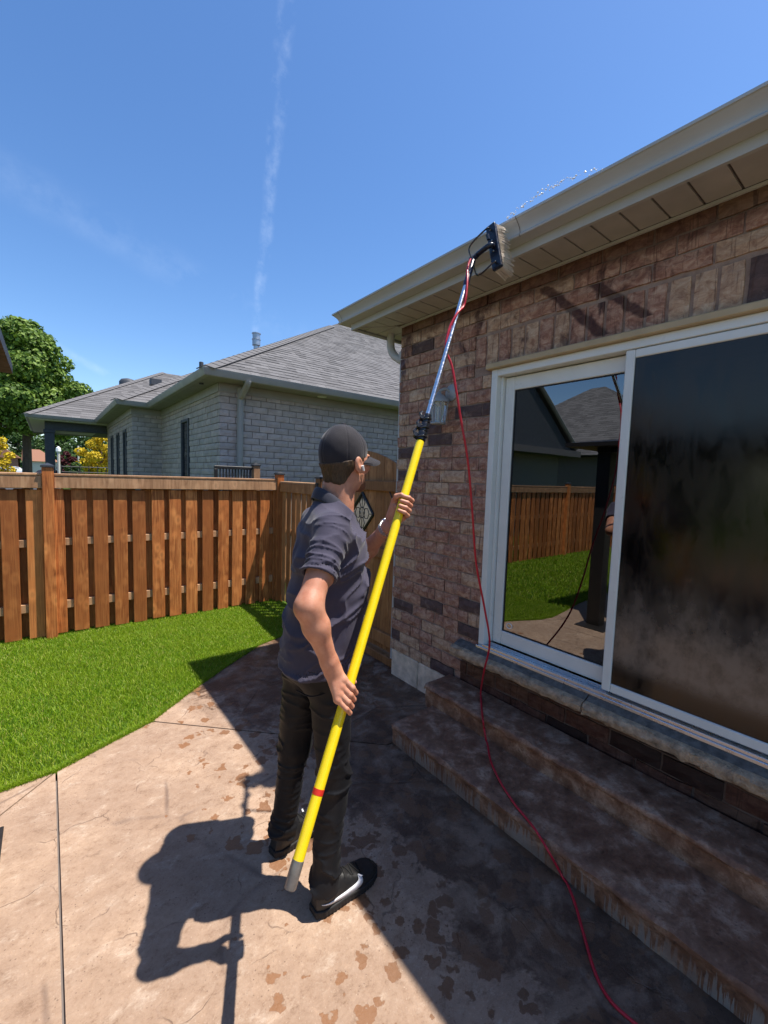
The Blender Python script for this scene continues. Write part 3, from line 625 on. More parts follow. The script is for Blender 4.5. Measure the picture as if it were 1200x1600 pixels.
# sliding door
DY0, DY1, DZ0, DZ1 = .165, 1.838, .575, 2.402
fr = MB(); fr.cbox(WX - .004, 2.42, 1.792, DY1, DZ0, DZ1, .003); fr.cbox(WX - .004, 2.42, DY0, .211, DZ0, DZ1, .003); fr.cbox(WX - .002, 2.42, .2115, 1.7915, 2.358, DZ1, .003)
fr.cbox(WX + .036, 2.418, 1.775, 1.7915, .60, 2.357, .002)
door = fr.obj('sliding_door', 'white_vinyl', house)
MB().cbox(WX - .035, WX + .02, .13, 1.868, DZ1 + .001, 2.440, .005).obj('brickmould', 'tan_brickmould', door)
trk = MB(); trk.cbox(WX - .030, 2.42, .166, 1.837, .556, .5745, .002); trk.cbox(WX - .022, WX - .014, .212, 1.79, .575, .590, .001); trk.cbox(WX + .045, WX + .053, .212, 1.79, .575, .596, .001)
trk.obj('track', 'aluminium', door)
pf = MB(); a, b = WX + .062, WX + .10
pf.cbox(a, b, 1.706, 1.772, .60, 2.352, .004); pf.cbox(a, b, .95, 1.018, .60, 2.352, .004); pf.cbox(a + .001, b, 1.0185, 1.7055, 2.268, 2.351, .004); pf.cbox(a + .001, b, 1.0185, 1.7055, .601, .692, .004)
pf.obj('left_panel_frame', 'white_vinyl', door)
gk = MB(); gk.box(a + .012, a + .03, 1.700, 1.7055, .693, 2.267); gk.box(a + .012, a + .03, 1.019, 1.024, .693, 2.267); gk.box(a + .012, a + .03, 1.0245, 1.6995, 2.262, 2.267); gk.box(a + .012, a + .03, 1.0245, 1.6995, .693, .698); gk.obj('gasket', 'dark_gasket', door)
MB().box(a + .018, a + .024, 1.0245, 1.6995, .6985, 2.2615).obj('pane', 'door_glass', door, label='clean glass pane mirroring fence, lawn and sky')
rf = MB(); a2, b2 = WX + .004, WX + .034
rf.cbox(a2, b2, .968, 1.012, .596, 2.356, .004); rf.cbox(a2, b2, .2125, .256, .596, 2.356, .004); rf.cbox(a2 + .001, b2, .2565, .9675, 2.314, 2.355, .004); rf.cbox(a2 + .001, b2, .2565, .9675, .597, .642, .004)
rf.obj('right_panel_frame', 'white_vinyl', door)
inn = MB(); inn.box(WX + .05, WX + .08, .90, .967, .645, 2.31); inn.box(WX + .05, WX + .08, .2125, .2795, .645, 2.31); inn.box(WX + .05, WX + .08, .28, .8995, 2.255, 2.31); inn.box(WX + .05, WX + .08, .28, .8995, .645, .725)
inn.obj('inner_frame', 'dark_bronze', door)
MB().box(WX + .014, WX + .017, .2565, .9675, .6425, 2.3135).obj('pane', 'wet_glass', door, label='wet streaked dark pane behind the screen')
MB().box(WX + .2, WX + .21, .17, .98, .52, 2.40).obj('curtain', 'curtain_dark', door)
th = np.linspace(0, 2 * np.pi, 21); MB().tube([(a + .0165, 1.655 + .021 * math.cos(q), .735 + .016 * math.sin(q)) for q in th], .0026, 6, False).obj('round_sticker', 'white_plastic', door, smooth=True)
# stone sill and the course under it
def sweep_y(name, prof, ys, jit, m, parent, seed=1, fr_idx=(), **kw):
    r = np.random.default_rng(seed); mb = MB(); n = len(prof); base = r.normal(0, 1, (len(ys), n, 2)); 
    for k, yy in enumerate(ys):
        for i, (x_, z_) in enumerate(prof):
            j = jit if i in fr_idx else jit * .25; mb.v.append((x_ + base[k, i, 0] * j, yy, z_ + base[k, i, 1] * j * .6))
    for k in range(len(ys) - 1):
        for i in range(n): j = (i + 1) % n; mb.f.append((k * n + i, k * n + j, (k + 1) * n + j, (k + 1) * n + i))
    mb.f.append(tuple(range(n - 1, -1, -1))); mb.f.append(tuple((len(ys) - 1) * n + i for i in range(n)))
    return mb.obj(name, m, parent, smooth=True, **kw)
for k, (ya, yb_) in enumerate(((2.0, 1.06), (1.053, .1), (.093, -.6))):
    ys_ = np.linspace(ya, yb_, 30)
    sweep_y('rock_faced_sill', [(2.232, .470), (2.197, .474), (2.191, .484), (2.188, .498), (2.190, .513), (2.196, .526), (2.206, .531), (2.232, .535)], ys_, .0045, 'rock_sill', house, 5 + k, (1, 2, 3, 4, 5))
    sweep_y('sill_top', [(2.233, .471), (2.233, .5355), (2.272, .5555), (2.45, .5556), (2.45, .471)], ys_, .0006, 'sill_top_stone', house, 15 + k)
# steps
steps = empty('concrete_steps', (2.0, 2.0, 0), 'two wet dark stamped concrete steps below the sliding door', 'steps')
ysp = np.r_[np.array([2.0, 1.992]), np.linspace(1.98, -2.6, 90)]
sweep_y('lower_step', [(1.700, -.01), (1.695, .03), (1.694, .07), (1.692, .098), (1.683, .104), (1.680, .114), (1.682, .126), (1.692, .134), (1.80, .135), (1.95, .135), (2.06, .136), (2.06, -.01)], ysp, .0032, 'wet_step_concrete', steps, 31, range(1, 9))
sweep_y('upper_step', [(2.048, .10), (2.046, .15), (2.044, .19), (2.042, .228), (2.033, .236), (2.030, .248), (2.032, .260), (2.042, .268), (2.12, .269), (2.22, .269), (2.283, .27), (2.283, .10)], ysp + .07, .0032, 'wet_step_concrete', steps, 32, range(1, 9))
MB().box(2.07, 2.28, -2.5, 2.06, -.05, .13).obj('step_core', 'wet_step_concrete', steps)
# wall lantern
lan = empty('wall_lantern', (WX, 2.21, 2.2), 'small grey carriage lantern on the brick wall left of the door', 'lantern')
MB().lathe([(.058, 0), (.058, .008), (.048, .016), (.030, .022), (.012, .03)], (WX - .002, 2.185, 2.305), (-1, 0, 0), 24).obj('back_plate', 'lantern_grey', lan, smooth=True)
MB().tube(smooth_path([(WX - .02, 2.185, 2.305), (WX - .06, 2.195, 2.325), (WX - .10, 2.215, 2.305)], 4), .010, 8).obj('arm', 'lantern_grey', lan, smooth=True)
lx, ly = WX - .10, 2.215
MB().lathe([(.078, 2.225), (.076, 2.236), (.060, 2.255), (.036, 2.275), (.018, 2.285), (.012, 2.300), (.004, 2.306)], (lx, ly, 0), (0, 0, 1), 12).obj('hood', 'lantern_grey', lan, smooth=True)
cg = MB()
for k in range(6):
    q = k * math.pi / 3; cg.tube([(lx + .066 * math.cos(q), ly + .066 * math.sin(q), 2.226), (lx + .050 * math.cos(q), ly + .050 * math.sin(q), 2.085)], .0045, 6)
cg.lathe([(.053, 2.074), (.056, 2.080), (.053, 2.088)], (lx, ly, 0), (0, 0, 1), 12); cg.obj('cage', 'lantern_grey', lan)
MB().lathe([(.046, 2.089), (.060, 2.224)], (lx, ly, 0), (0, 0, 1), 6).obj('glass', 'lantern_glass', lan)
MB().lathe([(.014, 2.09), (.014, 2.12), (.012, 2.19), (.004, 2.2)], (lx, ly, 0), (0, 0, 1), 10).obj('candle_tube', 'white_plastic', lan, smooth=True)

# ---------------------------------------------------------------- fences
FYB, FXB = 5.30, 2.42
def board_mesh(w_, h_, d_, m, bow=0.0):
    V, F = chamfer(w_, d_, h_, .004); return meshdata('board', V, F, m)
def post(name, parent, x, y, h_, m='fence_wood', cap=True):
    p = MB().cbox(x - .046, x + .046, y - .046, y + .046, -.02, h_, .004).obj(name, m, parent)
    if cap:
        MB().add([(x - .055, y - .055, h_), (x + .055, y - .055, h_), (x + .055, y + .055, h_), (x - .055, y + .055, h_), (x - .055, y - .055, h_ + .018), (x + .055, y - .055, h_ + .018), (x + .055, y + .055, h_ + .018), (x - .055, y + .055, h_ + .018), (x, y, h_ + .045)],
                 [(3, 2, 1, 0), (0, 1, 5, 4), (1, 2, 6, 5), (2, 3, 7, 6), (3, 0, 4, 7), (4, 5, 8), (5, 6, 8), (6, 7, 8), (7, 4, 8)]).obj('post_cap', 'cap_metal', p)
    return p
fA = empty('wooden_fence', (0, FYB, 0), 'brown stained board-on-board cedar fence along the far side of the lawn', 'fence')
bme = [board_mesh(.127, 1.455 + k * .003, .018, 'fence_wood') for k in range(4)]
def put(me, parent, loc, rz=0, sc_=(1, 1, 1), name='board'):
    o = bpy.data.objects.new(name, me); o.location = loc; o.rotation_euler = (random.gauss(0, .0015), random.gauss(0, .0025), rz); o.scale = sc_; link(o, parent); return o
for k in range(-48, 13):
    x = .187 + .178 * k
    if abs(x + .0635 - .0055) < .09: x += 0
    put(random.choice(bme), fA, (x + random.gauss(0, .003), FYB, .012 + random.uniform(-.006, .008)))
    if x + .2 < 2.36: put(random.choice(bme), fA, (x + .089 + random.gauss(0, .003), FYB + .075, .012), sc_=(1, 1, 1))
posts_x = [.0055 - 2.42 * k for k in range(4)] + [2.40]
for x in posts_x: post('post', fA, x, FYB - .01 if x < 2 else FYB, 1.68)
for i, (xa, xb) in enumerate(((-9, -4.9), (-4.78, -2.475), (-2.355, -.041), (.0525, 2.353))):
    for z0, z1 in ((.264, .345), (.905, .978)): MB().cbox(xa, xb, FYB + .0185, FYB + .0735, z0, z1, .003).obj('rail', 'rail_wood', fA)
    MB().cbox(xa, xb, FYB - .030, FYB - .004, 1.477, 1.598, .005).obj('top_fascia', 'rail_wood', fA)
    MB().cbox(xa, xb, FYB - .034, FYB + .11, 1.5985, 1.622, .004).obj('cap_rail', 'rail_wood', fA)
    MB().cbox(xa, xb, FYB + .0945, FYB + .118, 1.477, 1.598, .005).obj('back_fascia', 'rail_wood', fA)
# short fence and gate in line with the house
fB = empty('side_fence', (FXB, 4.75, 0), 'short brown picket fence section between the fence corner and the gate', 'fence')
b2 = board_mesh(.100, 1.46, .018, 'gate_wood')
y = 5.245
while y > 4.35:
    put(b2, fB, (FXB, y, .02), -math.pi / 2); y -= .134
MB().cbox(FXB - .034, FXB - .004, 4.32, 5.25, 1.46, 1.575, .005).obj('top_fascia', 'gate_wood', fB)
MB().cbox(FXB - .036, FXB + .08, 4.32, 5.25, 1.5755, 1.597, .004).obj('cap_rail', 'rail_wood', fB)
for z0, z1 in ((.264, .345), (.905, .978)): MB().cbox(FXB + .02, FXB + .06, 4.32, 5.25, z0, z1, .003).obj('rail', 'gate_wood', fB)
post('post', fB, FXB + .01, 4.262, 1.65, 'gate_wood')
MB().cbox(FXB - .052, FXB - .036, 4.235, 4.285, 1.50, 1.60, .003).obj('latch', 'black_metal', fB)
gt = empty('garden_gate', (FXB, 3.5, 0), 'brown arched wooden garden gate with a black diamond lattice window beside the house', 'gate')
y = 4.19; gw = .122
while y > 2.86:
    y1 = max(y - gw + .004, 2.86); za = 1.945 - .37 * (y - 3.53) ** 2; zb = 1.945 - .37 * (y1 - 3.53) ** 2
    # cut around the diamond opening
    def span(yy):
        q = .20 * (1 - abs(yy - 3.42) / .185); return q if q > 0 else 0
    def seg(ya, yb, f0, f1):
        V = [(FXB, ya, f0(ya)), (FXB, yb, f0(yb)), (FXB + .02, yb, f0(yb)), (FXB + .02, ya, f0(ya)), (FXB, ya, f1(ya)), (FXB, yb, f1(yb)), (FXB + .02, yb, f1(yb)), (FXB + .02, ya, f1(ya))]
        return V, [(0, 1, 2, 3), (7, 6, 5, 4), (4, 5, 1, 0), (5, 6, 2, 1), (6, 7, 3, 2), (7, 4, 0, 3)]
    top = lambda yy: 1.945 - .37 * (yy - 3.53) ** 2
    mb = MB(); cuts = sorted({y, y1} | {c for c in (3.605, 3.42, 3.235) if y1 < c < y}, reverse=True)
    for ya, yb in zip(cuts[:-1], cuts[1:]):
        if span((ya + yb) / 2) > 0:
            mb.add(*seg(ya, yb, lambda q: .10, lambda q: 1.335 - span(q))); mb.add(*seg(ya, yb, lambda q: 1.335 + span(q), top))
        else: mb.add(*seg(ya, yb, lambda q: .10, top))
    mb.obj('board', 'gate_wood', gt); y -= gw
for z0, z1 in ((1.563, 1.654), (.95, 1.04), (.16, .27)): MB().cbox(FXB - .036, FXB - .002, 2.87, 4.17, z0, z1, .004).obj('rail', 'gate_wood', gt)
MB().cbox(FXB - .05, FXB + .06, 2.84, 4.2, .0, .075, .006).obj('threshold_board', 'gate_wood', gt)
dm = [(3.42, 1.535), (3.235, 1.335), (3.42, 1.135), (3.605, 1.335)]
di = MB()
for i in range(4):
    p, q = dm[i], dm[(i + 1) % 4]; di.tube([(FXB - .008, *p), (FXB - .008, *q)], .013, 6)
lat = di.obj('diamond_frame', 'black_metal', gt); lt = MB()
for c in ((3.42, 1.44), (3.42, 1.34), (3.42, 1.24), (3.35, 1.335), (3.49, 1.335)):
    lt.tube([(FXB - .008, c[0] + .045 * math.cos(q), c[1] + .055 * math.sin(q)) for q in np.linspace(0, 2 * np.pi, 7)], .0045, 5, False)
for a_, b_ in (((3.42, 1.535), (3.42, 1.135)), ((3.30, 1.335), (3.25, 1.335)), ((3.54, 1.335), (3.59, 1.335))): lt.tube([(FXB - .008, *a_), (FXB - .008, *b_)], .004, 5)
lt.obj('lattice', 'black_metal', lat)
MB().tube([(FXB - .025, 2.98, 1.56), (FXB - .028, 2.875, 1.42)], .006, 6).obj('brace', 'black_metal', gt)

# ---------------------------------------------------------------- gazebo at the left edge
gz = empty('gazebo', (-.42, 2.40, 0), 'dark metal gazebo whose roof corner and post foot show at the left edge', 'gazebo')
for x in (-.42, -3.4):
    for y in (2.40, -.6):
        p = MB().cbox(x - .075, x + .075, y - .075, y + .075, .012, 2.06, .006).obj('post', 'dark_bronze', gz)
        MB().cbox(x - .20, x + .225, y - .2, y + .14, .001, .0115, .003).obj('foot_plate', 'dark_bronze', p)
MB().cbox(-3.5, -.32, 2.33, 2.47, 2.0605, 2.118, .004).cbox(-3.5, -.32, -.67, -.53, 2.0605, 2.118, .004).cbox(-.49, -.35, -.525, 2.325, 2.0605, 2.118, .004).cbox(-3.47, -3.33, -.525, 2.325, 2.0605, 2.118, .004).obj('beam', 'dark_bronze', gz)
MB().add([(-3.7, -.95, 2.12), (-.118, -.95, 2.12), (-.118, 2.76, 2.12), (-3.7, 2.76, 2.12), (-3.7, -.95, 2.165), (-.118, -.95, 2.165), (-.118, 2.76, 2.165), (-3.7, 2.76, 2.165), (-1.91, .9, 2.42)],
         [(3, 2, 1, 0), (0, 1, 5, 4), (1, 2, 6, 5), (2, 3, 7, 6), (3, 0, 4, 7), (4, 5, 8), (5, 6, 8), (6, 7, 8), (7, 4, 8)]).obj('canopy', 'dark_bronze', gz)

# ---------------------------------------------------------------- the grey neighbour house
nb = empty('grey_house', (2.0, 6.36, 0), 'grey brick bungalow with hipped shingle roof behind the fence', 'house')
gb = brick_meshes('gb', .226, .084, .03, 'grey_brick', 6, .004, .005)
NT = 2.835                                   # top of the brickwork
nwF = MB().box(1.98, 9, 6.372, 6.6, -.1, 2.96).obj('front_wall', 'grey_mortar', nb)
lay_bricks(nwF, (1.965, 6.386, 0), 0, 7.0, 1.465, NT, .226, .084, .010, gb, u_obj=4.3)
nwL = MB().box(1.968, 2.2, 6.605, 10.3, -.1, 2.96).obj('left_wall', 'grey_mortar', nb)
WIN = ((1.0, 2.605, 8.02, 8.54),)
lay_bricks(nwL, (1.982, 10.30, 0), -math.pi / 2, 10.30 - 6.36, 1.465, NT, .226, .084, .010, gb, holes=((10.30 - 8.54, 10.30 - 8.02, 1.0, 2.62),), phase=.2)
def win(parent, x, y0, y1, z0, z1):
    f = MB(); f.cbox(x - .02, x + .05, y0, y0 + .05, z0, z1, .004); f.cbox(x - .02, x + .05, y1 - .05, y1, z0, z1, .004); f.cbox(x - .019, x + .05, y0 + .0505, y1 - .0505, z1 - .05, z1, .004); f.cbox(x - .019, x + .05, y0 + .0505, y1 - .0505, z0, z0 + .05, .004)
    w_ = f.obj('window', 'dark_grey_paint', parent); MB().box(x + .01, x + .016, y0 + .0505, y1 - .0505, z0 + .0505, z1 - .0505).obj('pane', 'dark_pane', w_)
win(nb, 1.955, 8.02, 8.54, 1.0, 2.605)
nw2 = MB().box(1.42, 1.967, 10.302, 10.55, -.1, 2.96).obj('porch_side_wall', 'grey_mortar', nb)
lay_bricks(nw2, (1.405, 10.316, 0), 0, .56, 1.465, NT, .226, .084, .010, gb)
nw3 = MB().box(1.42, 1.6, 10.555, 14.9, -.1, 2.96).obj('entry_wall', 'grey_mortar', nb)
lay_bricks(nw3, (1.434, 14.9, 0), -math.pi / 2, 4.6, 1.465, NT, .226, .084, .010, gb, holes=[(14.9 - y1, 14.9 - y0, 1.0, 2.58) for y0, y1 in ((13.5, 13.95), (12.3, 12.75), (11.1, 11.56))])
for y0, y1 in ((13.5, 13.95), (12.3, 12.75), (11.1, 11.56)): win(nb, 1.405, y0, y1, 1.0, 2.57)
# frieze boards, soffits, gutters
fz = MB(); fz.box(1.952, 9, 6.345, 6.3715, NT, 2.955); fz.box(1.940, 1.9675, 6.372, 10.28, NT, 2.955); fz.box(1.392, 1.94, 10.275, 10.3015, NT, 2.955); fz.box(1.392, 1.4195, 10.302, 14.9, NT, 2.955); fz.obj('frieze', 'grey_trim', nb)
MB().prism([(1.72, 6.05), (9, 6.05), (9, 6.6), (2.2, 6.6), (2.2, 10.5), (1.6, 10.5), (1.6, 14.9), (1.17, 14.9), (1.17, 10.045), (1.72, 10.045)], 2.958, 2.975).obj('soffit', 'grey_soffit', nb)
gp = [(.0, 2.955), (.06, 2.955), (.07, 2.965), (.075, 2.99), (.09, 3.02), (.095, 3.05), (.085, 3.055), (.0, 3.05)]
def gutter_path(P, nm='gutter', m='grey_trim'):
    """P list of (x,y, outward dx,dy) mitred points"""
    g = MB(); n = len(gp)
    for (x, y, ox, oy) in P: g.v += [(x + ox * o_, y + oy * o_, z_) for o_, z_ in gp]
    for k in range(len(P) - 1):
        for i in range(n): j = (i + 1) % n; g.f.append((k * n + i, (k + 1) * n + i, (k + 1) * n + j, k * n + j))
    g.f.append(tuple(range(n))); g.f.append(tuple((len(P) - 1) * n + i for i in range(n - 1, -1, -1)))
    return g.obj(nm, m, nb, smooth=True)
gutter_path([(9, 6.05, 0, -1), (1.72, 6.05, -1, -1), (1.72, 10.045, -1, -1), (1.17, 10.045, -1, -1), (1.17, 14.64, -1, -1), (-.34, 14.64, -1, -1), (-.34, 20, -1, 0)])
hip_roof(nb, 1.66, 13.66, 5.99, 20, 3.05, .6, 'grey_shingle', .13, 'S', .22)
hip_roof(nb, 1.10, 8.4, 9.98, 19, 3.046, .6, 'grey_shingle', .13, 'SW', .22)
hip_roof(nb, -.40, 9, 14.58, 22.5, 3.043, .6, 'grey_shingle', .14, 'SW', .34)
MB().box(-.34, 1.40, 14.64, 20, 2.93, 2.96).obj('porch_ceiling', 'pale_ceiling', nb)
MB().cbox(-.02, 1.40, 14.95, 15.15, 2.70, 2.929, .006).cbox(-.02, .18, 15.155, 20, 2.70, 2.929, .006).obj('porch_beam', 'dark_grey_paint', nb)
pc = MB(); pc.cbox(-.03, .19, 14.94, 15.16, -.05, 2.62, .006); pc.cbox(-.05, .21, 14.92, 15.18, 2.6205, 2.6995, .008); pc.obj('porch_column', 'dark_grey_paint', nb)
ds = MB(); ds.tube(smooth_path([(2.235, 6.0, 2.97), (2.235, 6.02, 2.93), (2.24, 6.15, 2.86), (2.24, 6.27, 2.78), (2.24, 6.32, 2.70), (2.24, 6.32, 0)], 4), .045, 8); ds.obj('downspout', 'grey_trim', nb, smooth=True)
MB().lathe([(.075, 0), (.075, .008), (.055, .010)], (3.52, 6.2, 2.957), (0, 0, -1), 20).obj('soffit_light', 'pale_ceiling', nb, smooth=True)
# roof fittings
cx, cy, cz = 2.95, 7.55, 3.72
MB().lathe([(.045, -.3), (.045, .20), (.068, .21), (.068, .30), (.076, .305), (.076, .315), (.064, .32), (.064, .40), (.076, .405), (.076, .42), (.02, .43)], (cx, cy, cz), (0, 0, 1), 16).obj('chimney_flue', 'galvanised', nb, smooth=True)
MB().lathe([(.03, -.2), (.03, .11), (.022, .115)], (1.78, 6.62, 3.14), (0, 0, 1), 10).obj('vent_pipe', 'dark_grey_paint', nb, smooth=True)
vb = px(243, 597, 14.2); MB().cbox(vb[0] - .16, vb[0] + .16, vb[1] - .15, vb[1] + .15, vb[2] - .12, vb[2] + .09, .01).obj('roof_vent', 'dark_grey_paint', nb)
vb = px(200, 597, 15.5); MB().lathe([(.28, -.2), (.28, .0), (.22, .08), (.08, .12), (.01, .125)], vb, (0, 0, 1), 14).obj('roof_turbine', 'dark_grey_paint', nb, smooth=True)
# neighbour's deck railing just behind the fence
rl = empty('deck_railing', (2.05, 5.9, 0), 'short black railing with a wooden end post behind the fence top', 'railing')
MB().cbox(1.745, 2.26, 5.88, 5.92, 1.735, 1.775, .004).obj('top_rail', 'black_metal', rl)
MB().cbox(1.745, 1.79, 5.88, 5.92, .0, 1.734, .004).obj('end_post', 'black_metal', rl)
for k in range(11): MB().box(1.815 + k * .041, 1.831 + k * .041, 5.892, 5.908, .9, 1.734).obj('baluster', 'black_metal', rl)
post('wooden_post', rl, 2.315, 5.9, 1.79, 'rail_wood')
MB().box(1.745, 2.36, 5.93, 6.2, -.05, .88).obj('deck', 'rail_wood', rl)

# ---------------------------------------------------------------- trees and shrubs
def leaves(name, blobs, n, size, m, parent, seed, up=.35):
    r = np.random.default_rng(seed); B = np.array([b[:3] for b in blobs]); Rr = np.array([b[3:6] for b in blobs]); wgt = (Rr.prod(1)) ** (2 / 3); k = r.choice(len(blobs), n, p=wgt / wgt.sum())
    d_ = r.normal(size=(n, 3)); d_ /= np.linalg.norm(d_, axis=1)[:, None]; rad = r.uniform(.55, 1.06, n) ** .6
    P = B[k] + d_ * Rr[k] * rad[:, None]
    nn = d_ + r.normal(0, .55, (n, 3)) + [0, 0, up]; nn /= np.linalg.norm(nn, axis=1)[:, None]
    a = np.cross(nn, r.normal(size=(n, 3))); a /= np.linalg.norm(a, axis=1)[:, None]; b = np.cross(nn, a); s = size * r.uniform(.6, 1.3, n)[:, None]
    V = np.stack([P - a * s * .5, P + b * s * .42 + nn * s * .1, P + a * s * .6, P - b * s * .42 + nn * s * .1], 1).reshape(-1, 3)
    Q = np.arange(n * 4).reshape(n, 4)
    o = bpy.data.objects.new(name, fastmesh(name, V, Q, m, False)); link(o, parent); return tag(o, kind='stuff')
def tree(name, loc, height, spread, base, m, n, size, seed, label, cat, group=None, nb_=26, limbs=True, br=1.0):
    r = random.Random(seed); t = empty(name, loc, label, cat, group); blobs = []
    for k in range(nb_):
        f = (k + .5) / nb_; z = base + (height - base) * f; w_ = spread * math.sin(math.pi * min(1, .16 + .84 * f) ** .85) ** .7
        a = k * 2.4; q = w_ * r.uniform(.35, .95); rr = br * spread * r.uniform(.24, .42) * (1.1 - .35 * f); blobs.append((loc[0] + q * math.cos(a), loc[1] + q * math.sin(a), loc[2] + z, rr, rr, rr * .72))
    tr = MB(); tr.tube([(loc[0], loc[1], loc[2] - .1), (loc[0] + .05, loc[1], loc[2] + base), (loc[0], loc[1], loc[2] + height * .8)], [height * .028, height * .02, height * .005], 9)
    if limbs:
        for b in blobs[::2]: tr.tube([(loc[0], loc[1], loc[2] + (base + b[2] - loc[2]) * .42), ((loc[0] + b[0]) / 2, (loc[1] + b[1]) / 2, b[2] - loc[2] * 0 - .5 * b[5]), b[:3]], [height * .011, height * .007, height * .003], 6)
    tr.obj('trunk', 'bark', t); leaves('crown', blobs, n, size, m, t, seed); return t
def gpt(u, D, z=-.06):
    r = ray(u, 733); q = D / math.hypot(r[0], r[1]); return (r[0] * q, r[1] * q, z)
tree('maple_tree', gpt(42, 34), 10.0, 3.3, 4.2, 'maple_leaf', 36000, .22, 5, 'large green maple tree standing left of the grey house', 'tree', nb_=70, br=.8)
tree('yellow_tree', gpt(158, 45), 4.9, 1.9, 1.2, 'yellow_leaf', 6000, .17, 6, 'bright yellow-leaved tree seen under the porch roof', 'tree', nb_=18)
tree('red_shrub', gpt(103, 47), 3.1, .95, 1.0, 'red_leaf', 1500, .2, 7, 'small dark red tree beside the porch column', 'tree', nb_=12)
tree('green_shrub', gpt(118, 40), 2.0, 1.1, .4, 'bush_leaf', 1800, .16, 8, 'dark green bush between the red and yellow trees', 'shrub', nb_=12)
tree('green_tree', gpt(148, 95), 9.0, 5.0, 2.0, 'bush_leaf', 4000, .5, 9, 'distant dark green tree behind the yellow tree', 'tree', nb_=22)
tree('green_tree', gpt(30, 120), 10.0, 6.0, 2.0, 'bush_leaf', 4000, .6, 10, 'distant green tree behind the orange-roofed house', 'tree', nb_=22)
tree('green_tree', gpt(90, 110), 8.0, 7.0, 1.0, 'bush_leaf', 5000, .6, 12, 'far green tree between the maple and the porch column', 'tree', nb_=22)
tree('yellow_tree', gpt(-4, 52), 4.4, 1.6, 1.2, 'yellow_leaf', 1500, .24, 13, 'yellow-leaved tree at the far left edge below the maple', 'tree', nb_=12)

# ---------------------------------------------------------------- across the street
fh = empty('orange_roofed_house', gpt(10, 92), 'small house with orange-brown roof and garage across the street', 'house')
hx, hy, _ = gpt(10, 92)
MB().box(hx - 5, hx + 1.4, hy, hy + 8, -.06, 3.0).obj('wall', 'red_brick_far', fh)
MB().add([(hx - 5.3, hy - .4, 3.0), (hx + 1.8, hy - .4, 3.0), (hx + 1.8, hy + 8.4, 3.0), (hx - 5.3, hy + 8.4, 3.0), (hx - 1.75, hy - .4, 5.6), (hx - 1.75, hy + 8.4, 5.6)], [(3, 2, 1, 0), (0, 1, 4), (1, 2, 5, 4), (2, 3, 5), (3, 0, 4, 5)]).obj('roof', 'brown_shingle', fh)
MB().box(hx + 1.9, hx + 6.5, hy + 2, hy + 8, -.06, 2.6).obj('garage_wall', 'siding', fh)
MB().add([(hx + 1.85, hy + 1.5, 2.62), (hx + 6.9, hy + 1.5, 2.62), (hx + 6.9, hy + 8.4, 2.62), (hx + 1.85, hy + 8.4, 2.62), (hx + 1.85, hy + 5, 4.7), (hx + 4.2, hy + 5, 4.7)], [(3, 2, 1, 0), (0, 1, 5, 4), (1, 2, 5), (2, 3, 4, 5), (3, 0, 4)]).obj('garage_roof', 'brown_shingle', fh)
MB().box(hx + 2.6, hx + 5.6, hy + 1.95, hy + 2.0, 0, 2.2).obj('garage_door', 'siding', fh)
def car(loc, m, label, suv=True):
    x, y, z = loc; c = empty('parked_car', loc, label, 'car', 'cars parked along the street'); H = 1.70 if suv else 1.45; L = 4.6
    side = [(-2.3, .35), (-2.25, .8), (-2.1, .98), (-1.85, 1.02 if suv else .98), (-1.55, H - .12), (-1.2, H - .02), (.2, H), (.75, H - .12), (1.25, 1.05), (2.05, .92), (2.28, .7), (2.3, .35)]
    mb = MB(); n = len(side)
    for w_, k in ((-.9, 1), (.9, 1)): mb.v += [(x + a, y + w_ * (.86 if b > 1.05 else 1), z + b) for a, b in side]
    mb.f += [tuple(range(n)), tuple(range(2 * n - 1, n - 1, -1))] + [(i, n + i, n + (i + 1) % n, (i + 1) % n) for i in range(n)]
    mb.obj('body', m, c)
    for a0, a1, b0, b1 in ((-1.62, -.78, -1.38, -.78), (-.70, .12, -.70, .12), (.2, 1.02, .2, .62)):
        MB().add([(x + a0, y - .872, z + 1.08), (x + a1, y - .872, z + 1.08), (x + b1, y - .79, z + H - .14), (x + b0, y - .79, z + H - .14), (x + a0, y - .85, z + 1.08), (x + a1, y - .85, z + 1.08), (x + b1, y - .77, z + H - .14), (x + b0, y - .77, z + H - .14)],
                 [(0, 1, 2, 3), (7, 6, 5, 4), (0, 4, 5, 1), (1, 5, 6, 2), (2, 6, 7, 3), (3, 7, 4, 0)]).obj('side_window', 'dark_pane', c)
    for a in (-1.42, 1.42):
        for s in (-1, 1):
            wl = MB().lathe([(.30, -.10), (.33, -.07), (.33, .07), (.30, .10)], (x + a, y + s * .82, z + .33), (0, 1, 0), 18).obj('wheel', 'tyre', c, smooth=True)
            MB().lathe([(.2, 0), (.18, .012), (.05, .02)], (x + a, y + s * .925, z + .33), (0, s, 0), 14).obj('rim', 'galvanised', wl, smooth=True)
    for s in (-.7, .7): MB().cbox(x + 2.27, x + 2.31, y + s - .14, y + s + .14, z + .66, z + .78, .01).obj('headlight', 'white_plastic', c); MB().cbox(x - 2.31, x - 2.25, y + s - .1, y + s + .1, z + .75, z + .95, .01).obj('tail_light', 'tape_red', c)
    return c
g_ = gpt(20, 79); car((g_[0], g_[1], -.05), 'car_white', 'white SUV parked across the street at the far left')
g_ = gpt(6, 70); car((g_[0] - .6, g_[1], -.06), 'car_dark', 'dark car parked in front of the white SUV', False)
g_ = gpt(84, 68); car((g_[0], g_[1], -.06), 'car_dark', 'dark parked car half hidden by the porch column', False)
lp = gpt(92, 44); lpo = empty('lamp_post', lp, 'pale grey post standing beside the porch column', 'post')
